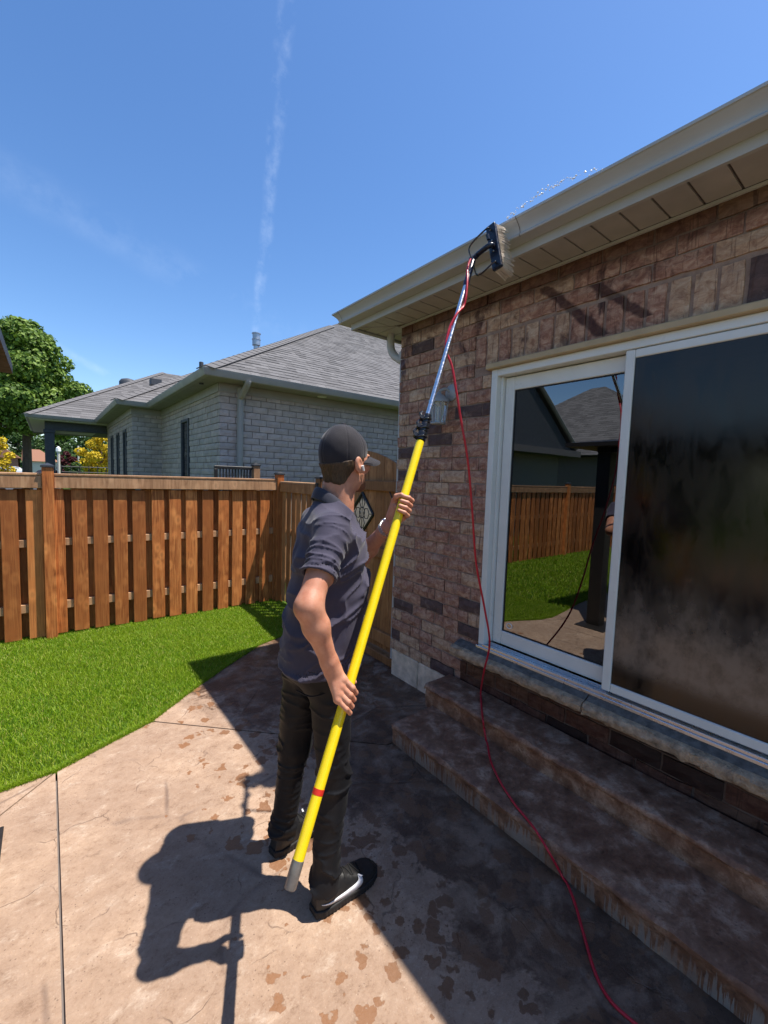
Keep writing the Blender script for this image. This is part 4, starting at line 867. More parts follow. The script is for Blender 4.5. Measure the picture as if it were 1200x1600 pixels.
MB().tube([(lp[0], lp[1], -.06), (lp[0], lp[1], 2.9)], .10, 8).obj('shaft', 'siding', lpo); MB().lathe([(.12, 2.9), (.18, 3.0), (.16, 3.25), (.03, 3.4)], (lp[0], lp[1], 0), (0, 0, 1), 8).obj('lamp_head', 'white_plastic', lpo)
lp = gpt(123, 60); lpo = empty('signpost', lp, 'thin pale pole between the bushes under the porch roof', 'post'); MB().tube([(lp[0], lp[1], -.06), (lp[0], lp[1], 4.2)], .09, 8).obj('shaft', 'siding', lpo)
tf = empty('iron_fence', gpt(150, 30), 'low black iron fence in front of the yellow tree', 'fence'); q = gpt(150, 30)
MB().tube([(q[0] - 1.6, q[1], 1.75), (q[0] + 1.8, q[1], 1.75)], .03, 6).tube([(q[0] - 1.6, q[1], 1.45), (q[0] + 1.8, q[1], 1.45)], .03, 6).obj('rail', 'black_metal', tf)
for k in range(9): MB().tube([(q[0] - 1.6 + k * .42, q[1], -.06), (q[0] - 1.6 + k * .42, q[1], 1.85)], .025, 6).obj('picket', 'black_metal', tf)

# ---------------------------------------------------------------- houses that the door glass mirrors
h2 = empty('gabled_house', (-6, 8, 0), 'grey gabled house beyond the fence, mirrored in the door glass', 'house')
MB().box(-9.5, -2.9, 8.3, 15, -.06, 2.9).obj('wall', 'grey_mortar', h2)
MB().add([(-9.95, 7.9, 2.95), (-2.4, 7.9, 2.95), (-6.17, 7.9, 5.7), (-9.95, 15.3, 2.95), (-2.4, 15.3, 2.95), (-6.17, 15.3, 5.7), (-9.95, 7.9, 2.83), (-2.4, 7.9, 2.83), (-9.95, 15.3, 2.83), (-2.4, 15.3, 2.83)],
         [(0, 2, 5, 3), (1, 4, 5, 2), (6, 0, 3, 8), (1, 7, 9, 4), (6, 8, 9, 7), (3, 5, 4, 9, 8)]).obj('roof', 'grey_shingle', h2)
MB().add([(-9.8, 7.98, 2.84), (-2.55, 7.98, 2.84), (-6.17, 7.98, 5.52)], [(0, 1, 2)]).obj('gable', 'dark_grey_paint', h2)
for s in (-1, 1):
    e0 = np.array([-6.17 + s * 3.78, 7.88, 2.93]); e1 = np.array([-6.17, 7.88, 5.69]); MB().tube([e0, e1], .07, 6).obj('barge_board', 'grey_trim', h2)
MB().box(-9.9, -2.45, 7.7, 8.29, 2.62, 2.82).obj('pent_roof', 'grey_shingle', h2)
h3 = empty('hipped_house', (-18, 16, 0), 'far grey hipped house, mirrored in the door glass', 'house')
MB().box(-24.6, -13.9, 6.1, 17.5, -.06, 2.9).obj('wall', 'grey_mortar', h3)
hip_roof(h3, -25.0, -13.4, 5.65, 18, 2.95, .7, 'grey_shingle', .2, 'SE', .4, False)
vb = (-17.6, 8.6, 2.95 + .7 * 2.7); MB().lathe([(.5, -.2), (.45, .1), (.2, .3), (.18, .75), (.3, .8), (.05, .95)], vb, (0, 0, 1), 12).obj('roof_vent', 'white_plastic', h3)

# ---------------------------------------------------------------- signed-distance modelling (for the person)
F32 = np.float32
class Grid:
    def __init__(s, lo, hi, st):
        s.lo = np.array(lo, float); s.st = st; s.n = np.ceil((np.array(hi) - s.lo) / st).astype(int) + 1
        ax = [(s.lo[i] + st * np.arange(s.n[i])).astype(F32) for i in range(3)]
        s.X, s.Y, s.Z = ax[0][:, None, None], ax[1][None, :, None], ax[2][None, None, :]
def rcone(P, a, b, ra, rb):
    X, Y, Z = P; d = np.array(b, float) - a; L2 = float(d @ d) + 1e-12
    t = np.clip(((X - a[0]) * d[0] + (Y - a[1]) * d[1] + (Z - a[2]) * d[2]) / L2, 0, 1)
    return np.sqrt((X - a[0] - t * d[0]) ** 2 + (Y - a[1] - t * d[1]) ** 2 + (Z - a[2] - t * d[2]) ** 2) - (ra + (rb - ra) * t)
def ell(P, c, r):
    X, Y, Z = P; q = ((X - c[0]) / r[0]) ** 2 + ((Y - c[1]) / r[1]) ** 2 + ((Z - c[2]) / r[2]) ** 2
    q2 = ((X - c[0]) / r[0] ** 2) ** 2 + ((Y - c[1]) / r[1] ** 2) ** 2 + ((Z - c[2]) / r[2] ** 2) ** 2
    k0 = np.sqrt(q); return k0 * (k0 - 1) / np.sqrt(q2 + 1e-9)
def smin(a, b, k):
    h_ = np.clip(.5 + .5 * (b - a) / k, 0, 1); return b + (a - b) * h_ - k * h_ * (1 - h_)
def smax(a, b, k): return -smin(-a, -b, k)
def vnoise(P, f, seed):
    r = np.random.default_rng(seed); tab = r.random((16, 16, 16)).astype(F32); X, Y, Z = np.broadcast_arrays(*P)
    out = 0
    u, v, w_ = X * f[0] + 50, Y * f[1] + 50, Z * f[2] + 50; iu, iv, iw = np.floor(u).astype(np.int32), np.floor(v).astype(np.int32), np.floor(w_).astype(np.int32)
    u = u - iu; v = v - iv; w_ = w_ - iw; u = u * u * (3 - 2 * u); v = v * v * (3 - 2 * v); w_ = w_ * w_ * (3 - 2 * w_)
    for a in (0, 1):
        for b in (0, 1):
            for c in (0, 1): out = out + (u if a else 1 - u) * (v if b else 1 - v) * (w_ if c else 1 - w_) * tab[(iu + a) & 15, (iv + b) & 15, (iw + c) & 15]
    return out - .5
def surfnet(F, G):
    F = np.ascontiguousarray(np.broadcast_to(F, tuple(G.n)), F32); ins = F < 0; nx, ny, nz = F.shape
    cn = np.zeros((nx - 1, ny - 1, nz - 1), np.int8)
    for a in (0, 1):
        for b in (0, 1):
            for c in (0, 1): cn += ins[a:nx - 1 + a, b:ny - 1 + b, c:nz - 1 + c]
    act = (cn > 0) & (cn < 8); I = np.argwhere(act); idx = -np.ones(act.shape, np.int32); idx[act] = np.arange(len(I))
    acc = np.zeros((len(I), 3)); cnt = np.zeros(len(I)); cor = np.array([(a, b, c) for a in (0, 1) for b in (0, 1) for c in (0, 1)])
    vals = np.stack([F[I[:, 0] + a, I[:, 1] + b, I[:, 2] + c] for a, b, c in cor], 1)
    for i in range(8):
        for j in range(i + 1, 8):
            if np.abs(cor[i] - cor[j]).sum() != 1: continue
            m = (vals[:, i] < 0) != (vals[:, j] < 0); t = vals[m, i] / (vals[m, i] - vals[m, j]); acc[m] += cor[i] + t[:, None] * (cor[j] - cor[i]); cnt[m] += 1
    V = (I + acc / cnt[:, None]) * G.st + G.lo; Q = []
    for ax in range(3):
        o1, o2 = [(1, 2), (2, 0), (0, 1)][ax]; s0 = [slice(None)] * 3; s1 = [slice(None)] * 3; s0[ax] = slice(0, -1); s1[ax] = slice(1, None)
        a, b = ins[tuple(s0)], ins[tuple(s1)]; ch = a != b; E_ = np.argwhere(ch); ok = (E_[:, o1] > 0) & (E_[:, o2] > 0) & (E_[:, o1] < F.shape[o1] - 1) & (E_[:, o2] < F.shape[o2] - 1); E_ = E_[ok]
        fl = a[ch][ok]; q = []
        for d1, d2 in ((1, 1), (0, 1), (0, 0), (1, 0)):
            e = E_.copy(); e[:, o1] -= d1; e[:, o2] -= d2; q.append(idx[e[:, 0], e[:, 1], e[:, 2]])
        q = np.stack(q, 1); q[~fl] = q[~fl][:, ::-1]; Q.append(q)
    return V, np.concatenate(Q, 0)
def join(parts):
    V = []; Q = []; o = 0
    for v, q in parts: V.append(v); Q.append(q + o); o += len(v)
    return np.concatenate(V), np.concatenate(Q)
def sdf_obj(name, VQ, m, parent):
    o = bpy.data.objects.new(name, fastmesh(name, VQ[0], VQ[1], m, True)); return link(o, parent)
v3 = lambda *a: np.array(a, float)

# ---------------------------------------------------------------- the pole (its line is needed by the hands)
PT, PE = v3(.540, 1.082, .456), v3(1.731, 1.544, 2.789)
PU = (PE - PT) / np.linalg.norm(PE - PT)
def pole_at(z): return PT + PU * ((z - PT[2]) / PU[2])
RP = .0175; AK = .87

# ---------------------------------------------------------------- the person
man = empty('person', (.86, 1.49, 0), 'person in dark polo shirt and black cap scrubbing the gutter with a long pole', 'person')
# joints
R_SH, R_EL = v3(.795, 1.305, 1.485), v3(.652, 1.205, 1.262)
L_SH, L_EL = v3(.93, 1.665, 1.475), v3(1.135, 1.605, 1.315)
GR, GL = pole_at(.945), pole_at(1.572)
def frame(G):
    w_ = (G - CP) / np.linalg.norm(G - CP); e2 = -(w_ - PU * (w_ @ PU)); e2 /= np.linalg.norm(e2); e1 = -np.cross(w_, PU); e1 /= np.linalg.norm(e1); return e1, e2
def hand(P, G, wrist, ths, tilt, thumb, thumb_u, flip=1, us=(.0345, .0118, -.0112, -.0325)):
    e1, e2 = frame(G)
    def at(th, r, u): return G + (math.cos(math.radians(th)) * e1 + math.sin(math.radians(th)) * e2) * r + PU * u
    D = None; scale = (1.0, 1.05, 1.0, .84); palm = None
    for i in range(4):
        k = scale[i]; fr_ = .0097 * (1 if i < 3 else .88); u = us[i]
        mc = at(ths[0], RP + .027, u * .98 + tilt[0]); pp = at(ths[1], RP + .0175, u + tilt[1]); dp = at(ths[2], RP + .0115, u * .97 + tilt[2]); tp = at(ths[3] * (1 if i < 3 else 1), RP + .0095, u * .94 + tilt[2])
        f_ = rcone(P, mc, pp, fr_ * 1.16, fr_ * 1.0); f_ = smin(f_, rcone(P, pp, dp, fr_ * 1.02, fr_ * .92), .004); f_ = smin(f_, rcone(P, dp, tp, fr_ * .92, fr_ * .78), .003)
        kn = ell(P, mc, (.0125, .0125, .0125)); f_ = smin(f_, kn, .006)
        D = f_ if D is None else smin(D, f_, .0010)
        wr = wrist + PU * (u * .55); m_ = rcone(P, wr, mc, .0155, .0125); palm = m_ if palm is None else smin(palm, m_, .012)
    tm = at(ths[0] * .45, RP + .018, .0); palm = smin(palm, rcone(P, wrist * .6 + tm * .4, tm, .018, .017), .016)
    D = smin(D, palm, .006)
    c0 = wrist * .62 + at(thumb[0], RP + .03, thumb_u[0]) * .38; c1 = at(thumb[0], RP + .022, thumb_u[0]); c2 = at(thumb[1], RP + .0135, thumb_u[1]); c3 = at(thumb[2], RP + .0105, thumb_u[2])
    th_ = smin(rcone(P, c0, c1, .0165, .0135), rcone(P, c1, c2, .0128, .0112), .005); th_ = smin(th_, rcone(P, c2, c3, .0112, .0088), .004)
    return smin(D, th_, .007)
def forearm(P, el, wr, k=1.0):
    k = k * AK; a = el + (wr - el) * .30; d = rcone(P, el, a, .041 * k, .044 * k); return smin(smin(d, rcone(P, a, wr, .0445 * k, .0275 * k), .03), rcone(P, wr + (el - wr) * .12, wr, .028, .0265), .02)
# right arm: sleeve to hand
wR = px(519, 1046, float(-(RC.T @ (GR - CP))[2]) - .022)
pts = np.array([R_SH, R_EL, wR, GR]); g_ = Grid(pts.min(0) - [.085, .085, .075], np.r_[pts.max(0)[:2] + .07, 1.46], .0024); P = (g_.X, g_.Y, g_.Z)
D = rcone(P, R_SH, R_EL, .050, .041); D = smin(D, ell(P, R_SH * .55 + R_EL * .45 + v3(.010, 0, .0), (.045, .044, .085)), .03)
D = smin(D, forearm(P, R_EL, wR, 1.04), .035); D = smin(D, ell(P, R_EL + v3(-.020, .004, -.004), (.018, .018, .024)), .025)
D = smin(D, hand(P, GR, wR, (58, 112, 170, 226), (.006, -.012, -.024), (-25, -75, -120), (.030, .036, .040)), .012)
VR = surfnet(D, g_)
# left arm
wL = px(606, 823, float(-(RC.T @ (GL - CP))[2]) + .055)
pts = np.array([L_SH, L_EL, wL, GL]); g_ = Grid(pts.min(0) - .075, pts.max(0) + .06, .0024); P = (g_.X, g_.Y, g_.Z)
D = rcone(P, L_SH, L_EL, .056, .044); D = smin(D, forearm(P, L_EL, wL), .02)
D = smin(D, hand(P, GL, wL, (-118, -172, -228, -282), (.004, .002, 0), (-35, 15, 62), (.022, .030, .036)), .012)
VL = surfnet(D, g_)
# head (local frame: x forward, z up)
def head_core(P):
    d = ell(P, (-.012, 0, .032), (.099, .077, .094)); d = smin(d, ell(P, (.028, 0, -.028), (.068, .064, .088)), .03)
    d = smin(d, rcone(P, (.01, .036, -.072), (.068, .012, -.100), .026, .018), .025); d = smin(d, rcone(P, (.01, -.036, -.072), (.068, -.012, -.100), .026, .018), .025)
    return smin(d, ell(P, (.076, 0, -.100), (.02, .022, .018)), .02)
g_ = Grid((-.15, -.12, -.27), (.15, .12, .14), .0027); P = (g_.X, g_.Y, g_.Z); ay = np.abs(g_.Y)
D = head_core(P); D = smin(D, rcone(P, (.090, 0, .012), (.112, 0, -.026), .008, .0115), .012); D = smin(D, ell((P[0], ay, P[2]), (.098, .012, -.030), (.012, .009, .008)), .008)
D = smin(D, ell((P[0], ay, P[2]), (.082, .026, .024), (.014, .026, .008)), .012)              # brow
D = smax(D, -ell((P[0], ay, P[2]), (.098, .031, .006), (.014, .016, .011)), .008)            # eye sockets
D = smin(D, ell((P[0], ay, P[2]), (.066, .044, -.022), (.022, .018, .018)), .02)
D = smin(D, ell(P, (.094, 0, -.060), (.010, .022, .0055)), .006); D = smin(D, ell(P, (.092, 0, -.072), (.010, .019, .006)), .006)
D = smax(D, -ell(P, (.103, 0, -.0655), (.012, .023, .0018)), .002)
ea = (P[0] * .94 + P[2] * .24, ay - .004, P[2] * .97 - P[0] * .2)
E_ = ell(ea, (-.006, .076, -.012), (.020, .011, .034)); E_ = smax(E_, -ell(ea, (-.001, .089, -.010), (.012, .009, .022)), .004); E_ = smin(E_, ell(ea, (.006, .076, -.038), (.009, .008, .011)), .006)
D = smin(D, E_, .006)
D = smin(D, rcone(P, (-.028, 0, -.05), (-.045, 0, -.27), .058, .063), .03); D = smin(D, ell(P, (.012, 0, -.135), (.014, .018, .016)), .025)
VH = surfnet(D, g_)
HC = v3(.955, 1.478, 1.742); yaw, pit = math.radians(9), math.radians(-2)
HM = np.array((Matrix.Rotation(yaw, 3, 'Z') @ Matrix.Rotation(pit, 3, 'Y')))
def to_head(V): return np.asarray(V) @ HM.T + HC
# hidden trunk under the clothes keeps the figure continuous
g_ = Grid((.62, 1.2, .82), (1.12, 1.78, 1.66), .009); P = (g_.X, g_.Y, g_.Z)
D = smin(ell(P, (.885, 1.485, 1.30), (.105, .15, .26)), rcone(P, R_SH, L_SH, .05, .05), .08); D = smin(D, rcone(P, (.90, 1.483, 1.45), (.915, 1.482, 1.64), .062, .057), .06)
D = smin(D, ell(P, (.845, 1.485, .98), (.10, .145, .15)), .08)
VT = surfnet(D, g_)
body = sdf_obj('body', join([VR, VL, (to_head(VH[0]), VH[1]), VT]), 'skin', man)
for s in (-1, 1):
    c = to_head([(.087, s * .031, .006)])[0]; MB().lathe([(.002, -.011), (.008, -.008), (.011, 0), (.008, .008), (.002, .011)], c, HM @ v3(1, 0, 0), 12).obj('eye', 'eye_white', man, smooth=True)
    MB().lathe([(.0045, .0085), (.004, .0108), (.001, .0115)], c, HM @ v3(1, 0, 0), 10).obj('iris', 'brown_hair', man)
# hair: back and sides below the cap, short beard on the jaw
g_ = Grid((-.14, -.11, -.14), (.13, .11, .10), .0027); P = (g_.X, g_.Y, g_.Z); ay = np.abs(g_.Y)
st = vnoise(P, (70, 70, 11), 5) * .008 + vnoise(P, (160, 160, 16), 6) * .004
hcore = smin(ell(P, (-.013, 0, .032), (.099, .077, .094)), rcone(P, (-.028, 0, -.02), (-.036, 0, -.10), .066, .050), .03) - .008 + st
D = smax(hcore, P[2] - .2 * P[0] - .014, .003); D = smax(D, (P[0] * .75 - P[2] * .55) - .004, .006); D = smax(D, -(P[2] + .088 + .25 * (P[0] + .07)) + st * 1.5, .010)
D = smax(D, -ell((P[0], ay, P[2]), (.004, .085, -.012), (.030, .03, .036)), .006)
sd_ = smax(smax(head_core(P) - .0042 + st * .4, P[2] - .02, .003), np.abs(P[0] - .018) - .014, .004); D = np.minimum(D, smax(sd_, -P[2] - .0, .004))
VQ = surfnet(D, g_); hair = sdf_obj('hair', (to_head(VQ[0]), VQ[1]), 'brown_hair', man)
bd = smax(head_core(P) - .0006 + st * .2, P[2] + .046, .006); bd = smax(bd, .004 - P[0] - 0 * P[2], .01); bd = smax(bd, -ell(P, (.096, 0, -.066), (.013, .024, .012)), .003); VQ = surfnet(bd, g_)
sdf_obj('beard', (to_head(VQ[0]), VQ[1]), 'stubble', man)
# cap
g_ = Grid((-.15, -.12, -.06), (.14, .12, .17), .0026); P = (g_.X, g_.Y, g_.Z)
phi = np.arctan2(P[1], P[0] + .012); seam = np.exp(-(np.abs(((phi / (math.pi / 3)) % 1.0) - .5) - .5) ** 2 / .0006) * .0018
crown = ell(P, (-.018, 0, .034), (.103, .0845, .113)); crown = smin(crown, ell(P, (.036, 0, .046), (.053, .060, .064)), .025) + seam + vnoise(P, (30, 30, 30), 9) * .002
low = (P[2] - .036) - (P[0] + .0) * .20 + .030; shell = smax(crown, -low, .004); shell = smax(shell, -(crown + .006), .002)
VQ = surfnet(shell, g_); cap = sdf_obj('cap', (to_head(VQ[0]), VQ[1]), 'cap_cloth', man)
bm_ = MB(); nu, nv = 17, 7
for layer in (0, .006):
    for j in range(nv):
        for i in range(nu):
            a = (i / (nu - 1) - .5) * 2; yy = a * .078 * (1 - .06 * (j / (nv - 1)) ** 2); xf = .080 - .046 * a * a; out = .110 * math.sqrt(max(0, 1 - abs(a) ** 2.6)) * j / (nv - 1)
            bm_.v.append((xf + out - .006, yy, .038 - .044 * a * a - .28 * out - layer))
n_ = nu * nv
for j in range(nv - 1):
    for i in range(nu - 1): q = j * nu + i; bm_.f += [(q, q + nu, q + nu + 1, q + 1), (n_ + q, n_ + q + 1, n_ + q + nu + 1, n_ + q + nu)]
bm_.f += [((nv - 1) * nu + i, n_ + (nv - 1) * nu + i, n_ + (nv - 1) * nu + i + 1, (nv - 1) * nu + i + 1) for i in range(nu - 1)]
bm_.v = [tuple(p) for p in to_head(bm_.v)]; bm_.obj('brim', 'cap_cloth', cap, smooth=True)
MB().lathe([(.010, 0), (.009, .004), (.004, .006)], to_head([(-.012, 0, .147)])[0], HM @ v3(0, 0, 1), 12).obj('button', 'cap_cloth', cap, smooth=True)
eb = to_head([(.006, -.090, -.016), (.014, -.091, -.036)]); MB().tube([eb[0], eb[0] * .5 + eb[1] * .5, eb[1]], [.0065, .0045, .0035], 8).obj('earbud', 'white_plastic', man, smooth=True)

# ---- shirt
TZ = np.array([.90, .96, 1.05, 1.17, 1.28, 1.38, 1.46, 1.53, 1.60]); TX = np.array([.850, .850, .862, .880, .888, .888, .890, .902, .915]); TY = np.full(9, 1.484)
TA = np.array([.152, .150, .148, .155, .152, .145, .125, .085, .058]); TB = np.array([.196, .192, .188, .190, .198, .204, .196, .115, .066])
yw = math.radians(-14)
def torso(P, grow=0.0):
    X, Y, Z = P; zf = Z.ravel(); cx, cy, a, b = (np.interp(zf, TZ, q)[None, None, :].astype(F32) for q in (TX, TY, TA, TB)); a = a + grow; b = b + grow
    dx, dy = X - cx, Y - cy; u = dx * math.cos(yw) + dy * math.sin(yw); v = -dx * math.sin(yw) + dy * math.cos(yw)
    q = (np.abs(u / a) ** 2.25 + np.abs(v / b) ** 2.25) ** (1 / 2.25); return (q - 1) * np.minimum(a, b) * .9
g_ = Grid((.56, 1.11, .86), (1.16, 1.80, 1.64), .0048); P = (g_.X, g_.Y, g_.Z)
D0 = torso(P); D = smin(D0, rcone(P, R_SH + v3(.01, .02, -.005), L_SH + v3(-.01, -.02, -.0), .072, .072), .06); D = smin(D, rcone(P, (.905, 1.483, 1.50), (.915, 1.482, 1.60), .085, .066), .05)
rs = R_SH + (R_EL - R_SH) * .62; ls = L_SH + (L_EL - L_SH) * .55; dR = (R_EL - R_SH) / np.linalg.norm(R_EL - R_SH); dL = (L_EL - L_SH) / np.linalg.norm(L_EL - L_SH)
tR = ((P[0] - rs[0]) * dR[0] + (P[1] - rs[1]) * dR[1] + (P[2] - rs[2]) * dR[2]); tL = ((P[0] - ls[0]) * dL[0] + (P[1] - ls[1]) * dL[1] + (P[2] - ls[2]) * dL[2])
SR = rcone(P, R_SH, R_SH + (R_EL - R_SH) * .9, .068, .060); SL = rcone(P, L_SH, L_SH + (L_EL - L_SH) * .9, .068, .060)
# folds: diagonal pulls from the armpit, rings on the sleeve, soft vertical drape
w1 = vnoise((P[0] + .35 * P[2], P[1] * .8, P[2] - .6 * P[0]), (9, 7, 17), 21); w2 = vnoise(P, (22, 20, 6), 22); w3 = vnoise((P[0], P[1], P[2] + .5 * P[0]), (16, 16, 34), 23)
w4 = vnoise((P[0] + .9 * P[2], P[1], P[2] - .5 * P[0]), (3.2, 3.5, 13), 27); crs = np.exp(-np.abs(w1) / .05); cr4 = np.exp(-np.abs(w4) / .06); fold = -(crs - .3) * .007 - (cr4 - .3) * .011 + w4 * .020 + w2 * .005
ring = vnoise((P[0] * .3, P[1] * .3, tR), (14, 14, 46), 24)
rg2 = vnoise((P[0] * .5 + .5 * P[1], P[1] * .5, tR + .25 * P[0]), (12, 12, 38), 28); SR = SR - (np.exp(-np.abs(ring) / .06) - .3) * .008 - (np.exp(-np.abs(rg2) / .05) - .3) * .006 + vnoise(P, (12, 12, 16), 25) * .012 - .0022 * ((tR > -.022) & (tR < -.001)); SL = SL + vnoise(P, (18, 18, 30), 26) * .014
SR = smax(SR, tR, .004); SL = smax(SL, tL, .004)
SR = smax(SR, -smax(rcone(P, R_SH, R_EL, .054, .052), -(tR + .03), .002), .003); SL = smax(SL, -smax(rcone(P, L_SH, L_EL, .054, .052), -(tL + .03), .002), .003)
TT = D + fold * np.clip((1.60 - P[2]) / .1, 0, 1); hem = .932 + .006 * np.sin(P[1] * 16) + .03 * (P[0] - .85)
TT = TT - .002 * (P[2] < hem + .018); TT = smax(TT, hem - P[2], .002); inner = smax(torso(P, -.010) + fold, P[2] - .975, .002); TT = smax(TT, -inner, .003)
TT = smax(TT, -smax(rcone(P, (.905, 1.483, 1.42), (.925, 1.48, 1.70), .060, .064), 1.50 - P[2], .004), .004)
TT = smax(TT, P[2] - 1.565 + .75 * (P[0] - .915), .006)
S_ = smin(TT, SR, .022); S_ = smin(S_, SL, .022)
shirt = sdf_obj('shirt', surfnet(S_, g_), 'navy_pique', man); tag(shirt, 'dark navy short-sleeved polo shirt')
# collar: stand and folded leaf
cl = MB(); nphi, N3 = 40, 5
for i in range(nphi):
    ph = 2 * math.pi * i / nphi; f = math.cos(ph - yw * .6)           # f=1 front
    rx, ry = .078, .072; zt = 1.572 - .075 * f - .012 * f * f; ctr = v3(.918, 1.482, 0)
    for k, (dr, dz) in enumerate(((-.004, -.045), (.0, 0.0), (.006, .004), (.015, -.006), (.026 + .010 * max(0, f) ** 4, -.044 - .016 * max(0, f) ** 4))):
        cl.v.append(tuple(ctr + v3((rx + dr) * math.cos(ph), (ry + dr) * math.sin(ph), zt + dz)))
gapf = 2
for i in range(nphi):
    j = (i + 1) % nphi
    if abs((i if i < nphi / 2 else i - nphi) + .5 - (yw * .6) / (2 * math.pi) * nphi) < gapf * .6: continue
    for k in range(N3 - 1): cl.f.append((i * N3 + k, j * N3 + k, j * N3 + k + 1, i * N3 + k + 1))
co = cl.obj('collar', 'collar_cloth', shirt, smooth=True); md = co.modifiers.new('thick', 'SOLIDIFY'); md.thickness = .0035; md.offset = 0
ss = co.modifiers.new('sub', 'SUBSURF'); ss.levels = 1; ss.render_levels = 1
# ---- trousers
R_HP, R_KN, R_AN = v3(.850, 1.395, .93), v3(.865, 1.372, .50), v3(.818, 1.340, .115)
L_HP, L_KN, L_AN = v3(.838, 1.580, .93), v3(.822, 1.628, .50), v3(.795, 1.672, .115)
g_ = Grid((.66, 1.20, .02), (1.02, 1.80, 1.02), .0048); P = (g_.X, g_.Y, g_.Z)
def leg(h_, k_, a_, seed):
    d = smin(rcone(P, h_, k_, .089, .064), rcone(P, k_, a_, .063, .055), .03); d = smin(d, rcone(P, a_, a_ + v3(.004, 0, -.06), .056, .060), .02)
    z_ = P[2]; kn = np.exp(-((z_ - k_[2]) / .12) ** 2); an = np.exp(-((z_ - .12) / .09) ** 2); up = np.exp(-((z_ - .86) / .10) ** 2)
    w_ = vnoise((P[0] * .8 + .4 * P[2], P[1] * .8, P[2]), (9, 9, 30), seed); w2_ = vnoise(P, (16, 16, 5), seed + 1)
    return d + (.10 - np.exp(-np.abs(w_) / .07) * .32) * (.026 * kn + .042 * an + .020 * up + .010) + w2_ * .016
dR_ = leg(R_HP, R_KN, R_AN, 41); dL_ = leg(L_HP, L_KN, L_AN, 51)
D = smin(dR_, dL_, .012); D = smin(D, ell(P, (.842, 1.487, .96), (.134, .172, .13)), .05)
D = smax(D, .086 - P[2] - .10 * (P[0] - .80), .004); D = smax(D, P[2] - .985, .004)
tro = sdf_obj('trousers', surfnet(D, g_), 'black_trousers', man); tag(tro, 'black creased trousers')
MB().tube(smooth_path([ony(462, 1072, 1.43) + v3(-.012, -.03, 0), ony(480, 1081, 1.39) + v3(-.008, -.035, 0), ony(503, 1080, 1.35) + v3(0, -.022, 0)], 5), .003, 5).obj('pocket_seam', 'black_trousers', tro)
# ---- shoes (local: x forward, heel at 0, z up)
def shoe(heel, ang, lat, nm):
    g = Grid((-.03, -.075, -.005), (.325, .075, .15), .003); P = (g.X, g.Y, g.Z); X, Y, Z = P
    wid = np.interp(g.X.ravel(), [-.01, .02, .07, .14, .20, .25, .285, .30], [.020, .037, .041, .043, .052, .050, .033, .012]).astype(F32)[:, None, None]
    cyl = np.interp(g.X.ravel(), [0, .15, .3], [0, 0, .006]).astype(F32)[:, None, None]
    foot = np.maximum(np.abs(Y - cyl * lat * -1) - wid, np.maximum(-.006 - X, X - .298)) ; foot = np.where(foot > 0, foot * .8, foot)
    top = np.interp(g.X.ravel(), [-.01, .02, .08, .12, .17, .22, .27, .30], [.100, .115, .118, .110, .085, .066, .056, .042]).astype(F32)[:, None, None]
    up = smax(smax(foot + .002 + np.clip(Z - .03, 0, 1) ** 2 * 3.2, Z - top, .022), .02 - Z, .004)
    sole = smax(foot - .004, np.abs(Z - .017) - .016, .006)
    sole = sole + .0012 * (np.sin(X * 420) > .3) * (Z < .024)
    up = smin(up, rcone(P, (.05, 0, .06), (.052, 0, .115), .034, .036), .02)
    Mx = Matrix.LocRotScale(Vector((heel[0], heel[1], 0)), Matrix.Rotation(ang, 3, 'Z').to_euler(), (1, 1, 1)); Mn = np.array(Mx)
    W = lambda V: np.asarray(V) @ Mn[:3, :3].T + Mn[:3, 3]
    vu = surfnet(up, g); so_ = sdf_obj('shoe', (W(vu[0]), vu[1]), 'shoe_leather', man); vs = surfnet(sole, g); sdf_obj('sole', (W(vs[0]), vs[1]), 'shoe_sole', so_)
    bv = BVHTree.FromPolygons([tuple(p) for p in vu[0]], [tuple(int(i) for i in q) for q in vu[1]])
    # swoosh on the outer side
    up_c = [(.238, .056), (.205, .0535), (.165, .0525), (.125, .0535), (.095, .0580), (.078, .0640), (.071, .0710), (.0705, .079)]
    lo_c = [(.238, .0545), (.205, .0455), (.165, .0375), (.125, .0330), (.088, .0340), (.062, .0430), (.0535, .0590), (.0560, .080)]
    up_c = [(.30 - a - .05, b) for a, b in up_c]; lo_c = [(.30 - a - .05, b) for a, b in lo_c]
    def proj_(x, z):
        h_ = bv.ray_cast(Vector((x, lat * .2, z)), Vector((0, -lat, 0)))[0]; return (x, (h_.y if h_ else lat * .045) + lat * .0016, z)
    mb = MB(); a_ = smooth_path([(p[0], 0, p[1]) for p in up_c], 4); b_ = smooth_path([(p[0], 0, p[1]) for p in lo_c], 4); n = len(a_)
    mb.v = [proj_(p[0], p[2]) for p in a_] + [proj_(p[0], p[2]) for p in b_] + [proj_((p[0] + q[0]) / 2, (p[2] + q[2]) / 2) for p, q in zip(a_, b_)]
    for i in range(n - 1): mb.f += [(i, i + 1, 2 * n + i + 1, 2 * n + i), (2 * n + i, 2 * n + i + 1, n + i + 1, n + i)]
    mb.v = [tuple(p) for p in W(mb.v)]; sw = mb.obj('swoosh', 'swoosh_white', so_, smooth=True); sl = sw.modifiers.new('t', 'SOLIDIFY'); sl.thickness = .0012; sl.offset = 0
    for i in range(5):
        x = .128 + .019 * i; p = []
        for s in np.linspace(-1, 1, 7):
            h_ = bv.ray_cast(Vector((x + .006 * s * (-1) ** i, s * .026, .2)), Vector((0, 0, -1)))[0]; p.append((x + .006 * s * (-1) ** i, s * .026, (h_.z if h_ else .07) + .002))
        MB().tube(W(p), .0028, 6).obj('lace', 'lace_black', so_, smooth=True)
    return so_
